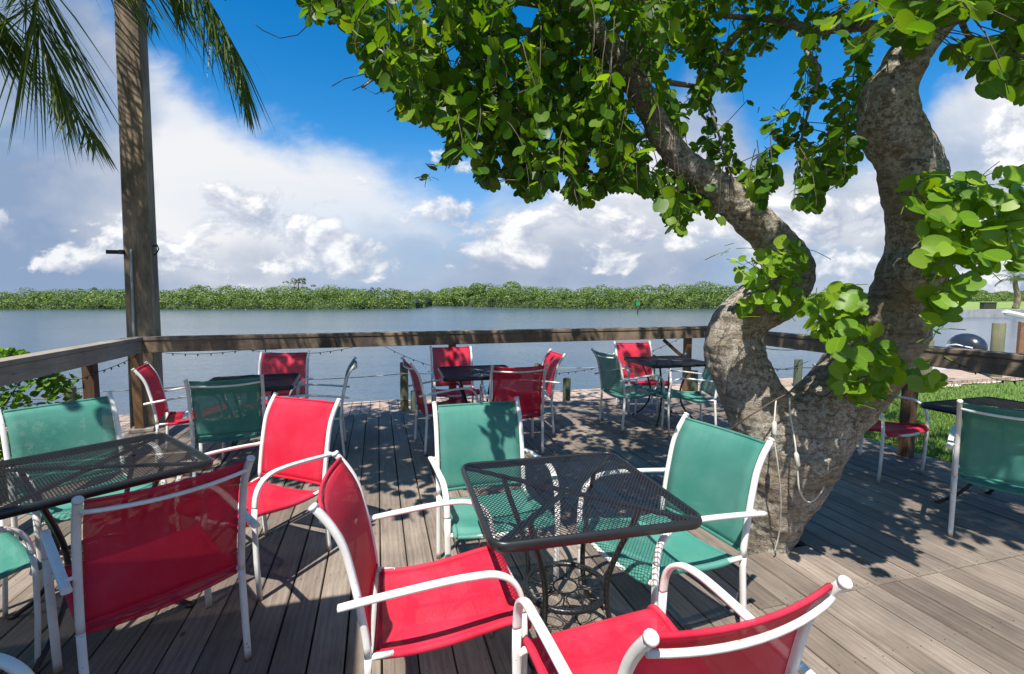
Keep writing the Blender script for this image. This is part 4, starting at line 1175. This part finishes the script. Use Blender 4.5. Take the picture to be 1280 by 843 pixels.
edge = g.m('ADD', g.m('SUBTRACT', topq, q), g.m('ADD', g.m('MULTIPLY', g.m('SUBTRACT', n1, .5), .26), g.m('MULTIPLY', g.m('SUBTRACT', n2, .5), .16)))
deckm = sstep(edge, -.03, .10)
hole = g.m('MULTIPLY', sstep(n3, .53, .40), g.ramp(q, [(.04, .55), (.2, .12)]))
deckm = g.m('MULTIPLY', deckm, g.m('SUBTRACT', 1.0, hole))
dk = g.m('ADD', g.m('MULTIPLY', n1, .7), g.m('MULTIPLY', n3, .55))
dk = g.m('SUBTRACT', dk, g.m('MULTIPLY', sstep(p, -.62, -.95), .30))
dk = g.m('SUBTRACT', dk, g.m('MULTIPLY', sstep(q, .18, .03), .15))
dk = g.m('ADD', dk, g.m('MULTIPLY', g.m('SUBTRACT', n2, .5), .30))
dk = g.m('ADD', dk, g.m('MULTIPLY', g.m('MULTIPLY', sstep(p, -.80, -.66), sstep(p, .0, -.25)), g.m('MULTIPLY', sstep(q, .06, .16), .17)))
deckc = g.ramp(dk, [(.34, (1.9, 2.6, 3.85)), (.53, (3.5, 3.9, 4.7)), (.70, (6.0, 6.1, 6.3))])
# cumulus heaps: bright tops, grey bases
band = g.ramp(q, [(.0, .30), (.06, .52), (.16, .50), (.26, .36), (.36, .30), (.6, .22)])
extra = g.m('MULTIPLY', sstep(p, .80, .95), sstep(q, .55, .30))
cmm = g.m('ADD', g.m('ADD', n2, g.m('MULTIPLY', g.m('SUBTRACT', n1, .5), .35)), g.m('ADD', g.m('SUBTRACT', band, .5), g.m('MULTIPLY', extra, .16)))
cmm = g.m('SUBTRACT', cmm, g.m('MULTIPLY', sstep(p, -.58, -.78), .07))
cm = sstep(cmm, .465, .535)
lit = g.m('ADD', .5, g.m('MULTIPLY', g.m('SUBTRACT', n2, n2b), 3.0))
lit = g.m('ADD', g.m('MULTIPLY', lit, .75), g.m('MULTIPLY', sstep(cmm, .44, .70), .22))
cumc = g.ramp(lit, [(.22, (2.9, 3.3, 4.3)), (.46, (4.5, 4.8, 5.4)), (.68, (7.2, 7.2, 7.2))])
skyc = g.mix(g.ramp(q, [(.0, .92), (.10, .62), (.32, .0)]), skyc, (2.1, 3.0, 4.9))
c = g.mix(deckm, skyc, deckc)
c = g.mix(g.m('MULTIPLY', cm, .80), c, cumc)
bg = g.n('ShaderNodeBackground', ins={'Color': c, 'Strength': .085})
nt.links.new(bg.outputs[0], g.n('ShaderNodeOutputWorld').inputs[0])

S.view_settings.view_transform = 'Standard'; S.view_settings.look = 'None'
S.view_settings.exposure = 0.8; S.view_settings.gamma = 1
S.cycles.max_bounces = 8; S.cycles.transparent_max_bounces = 12
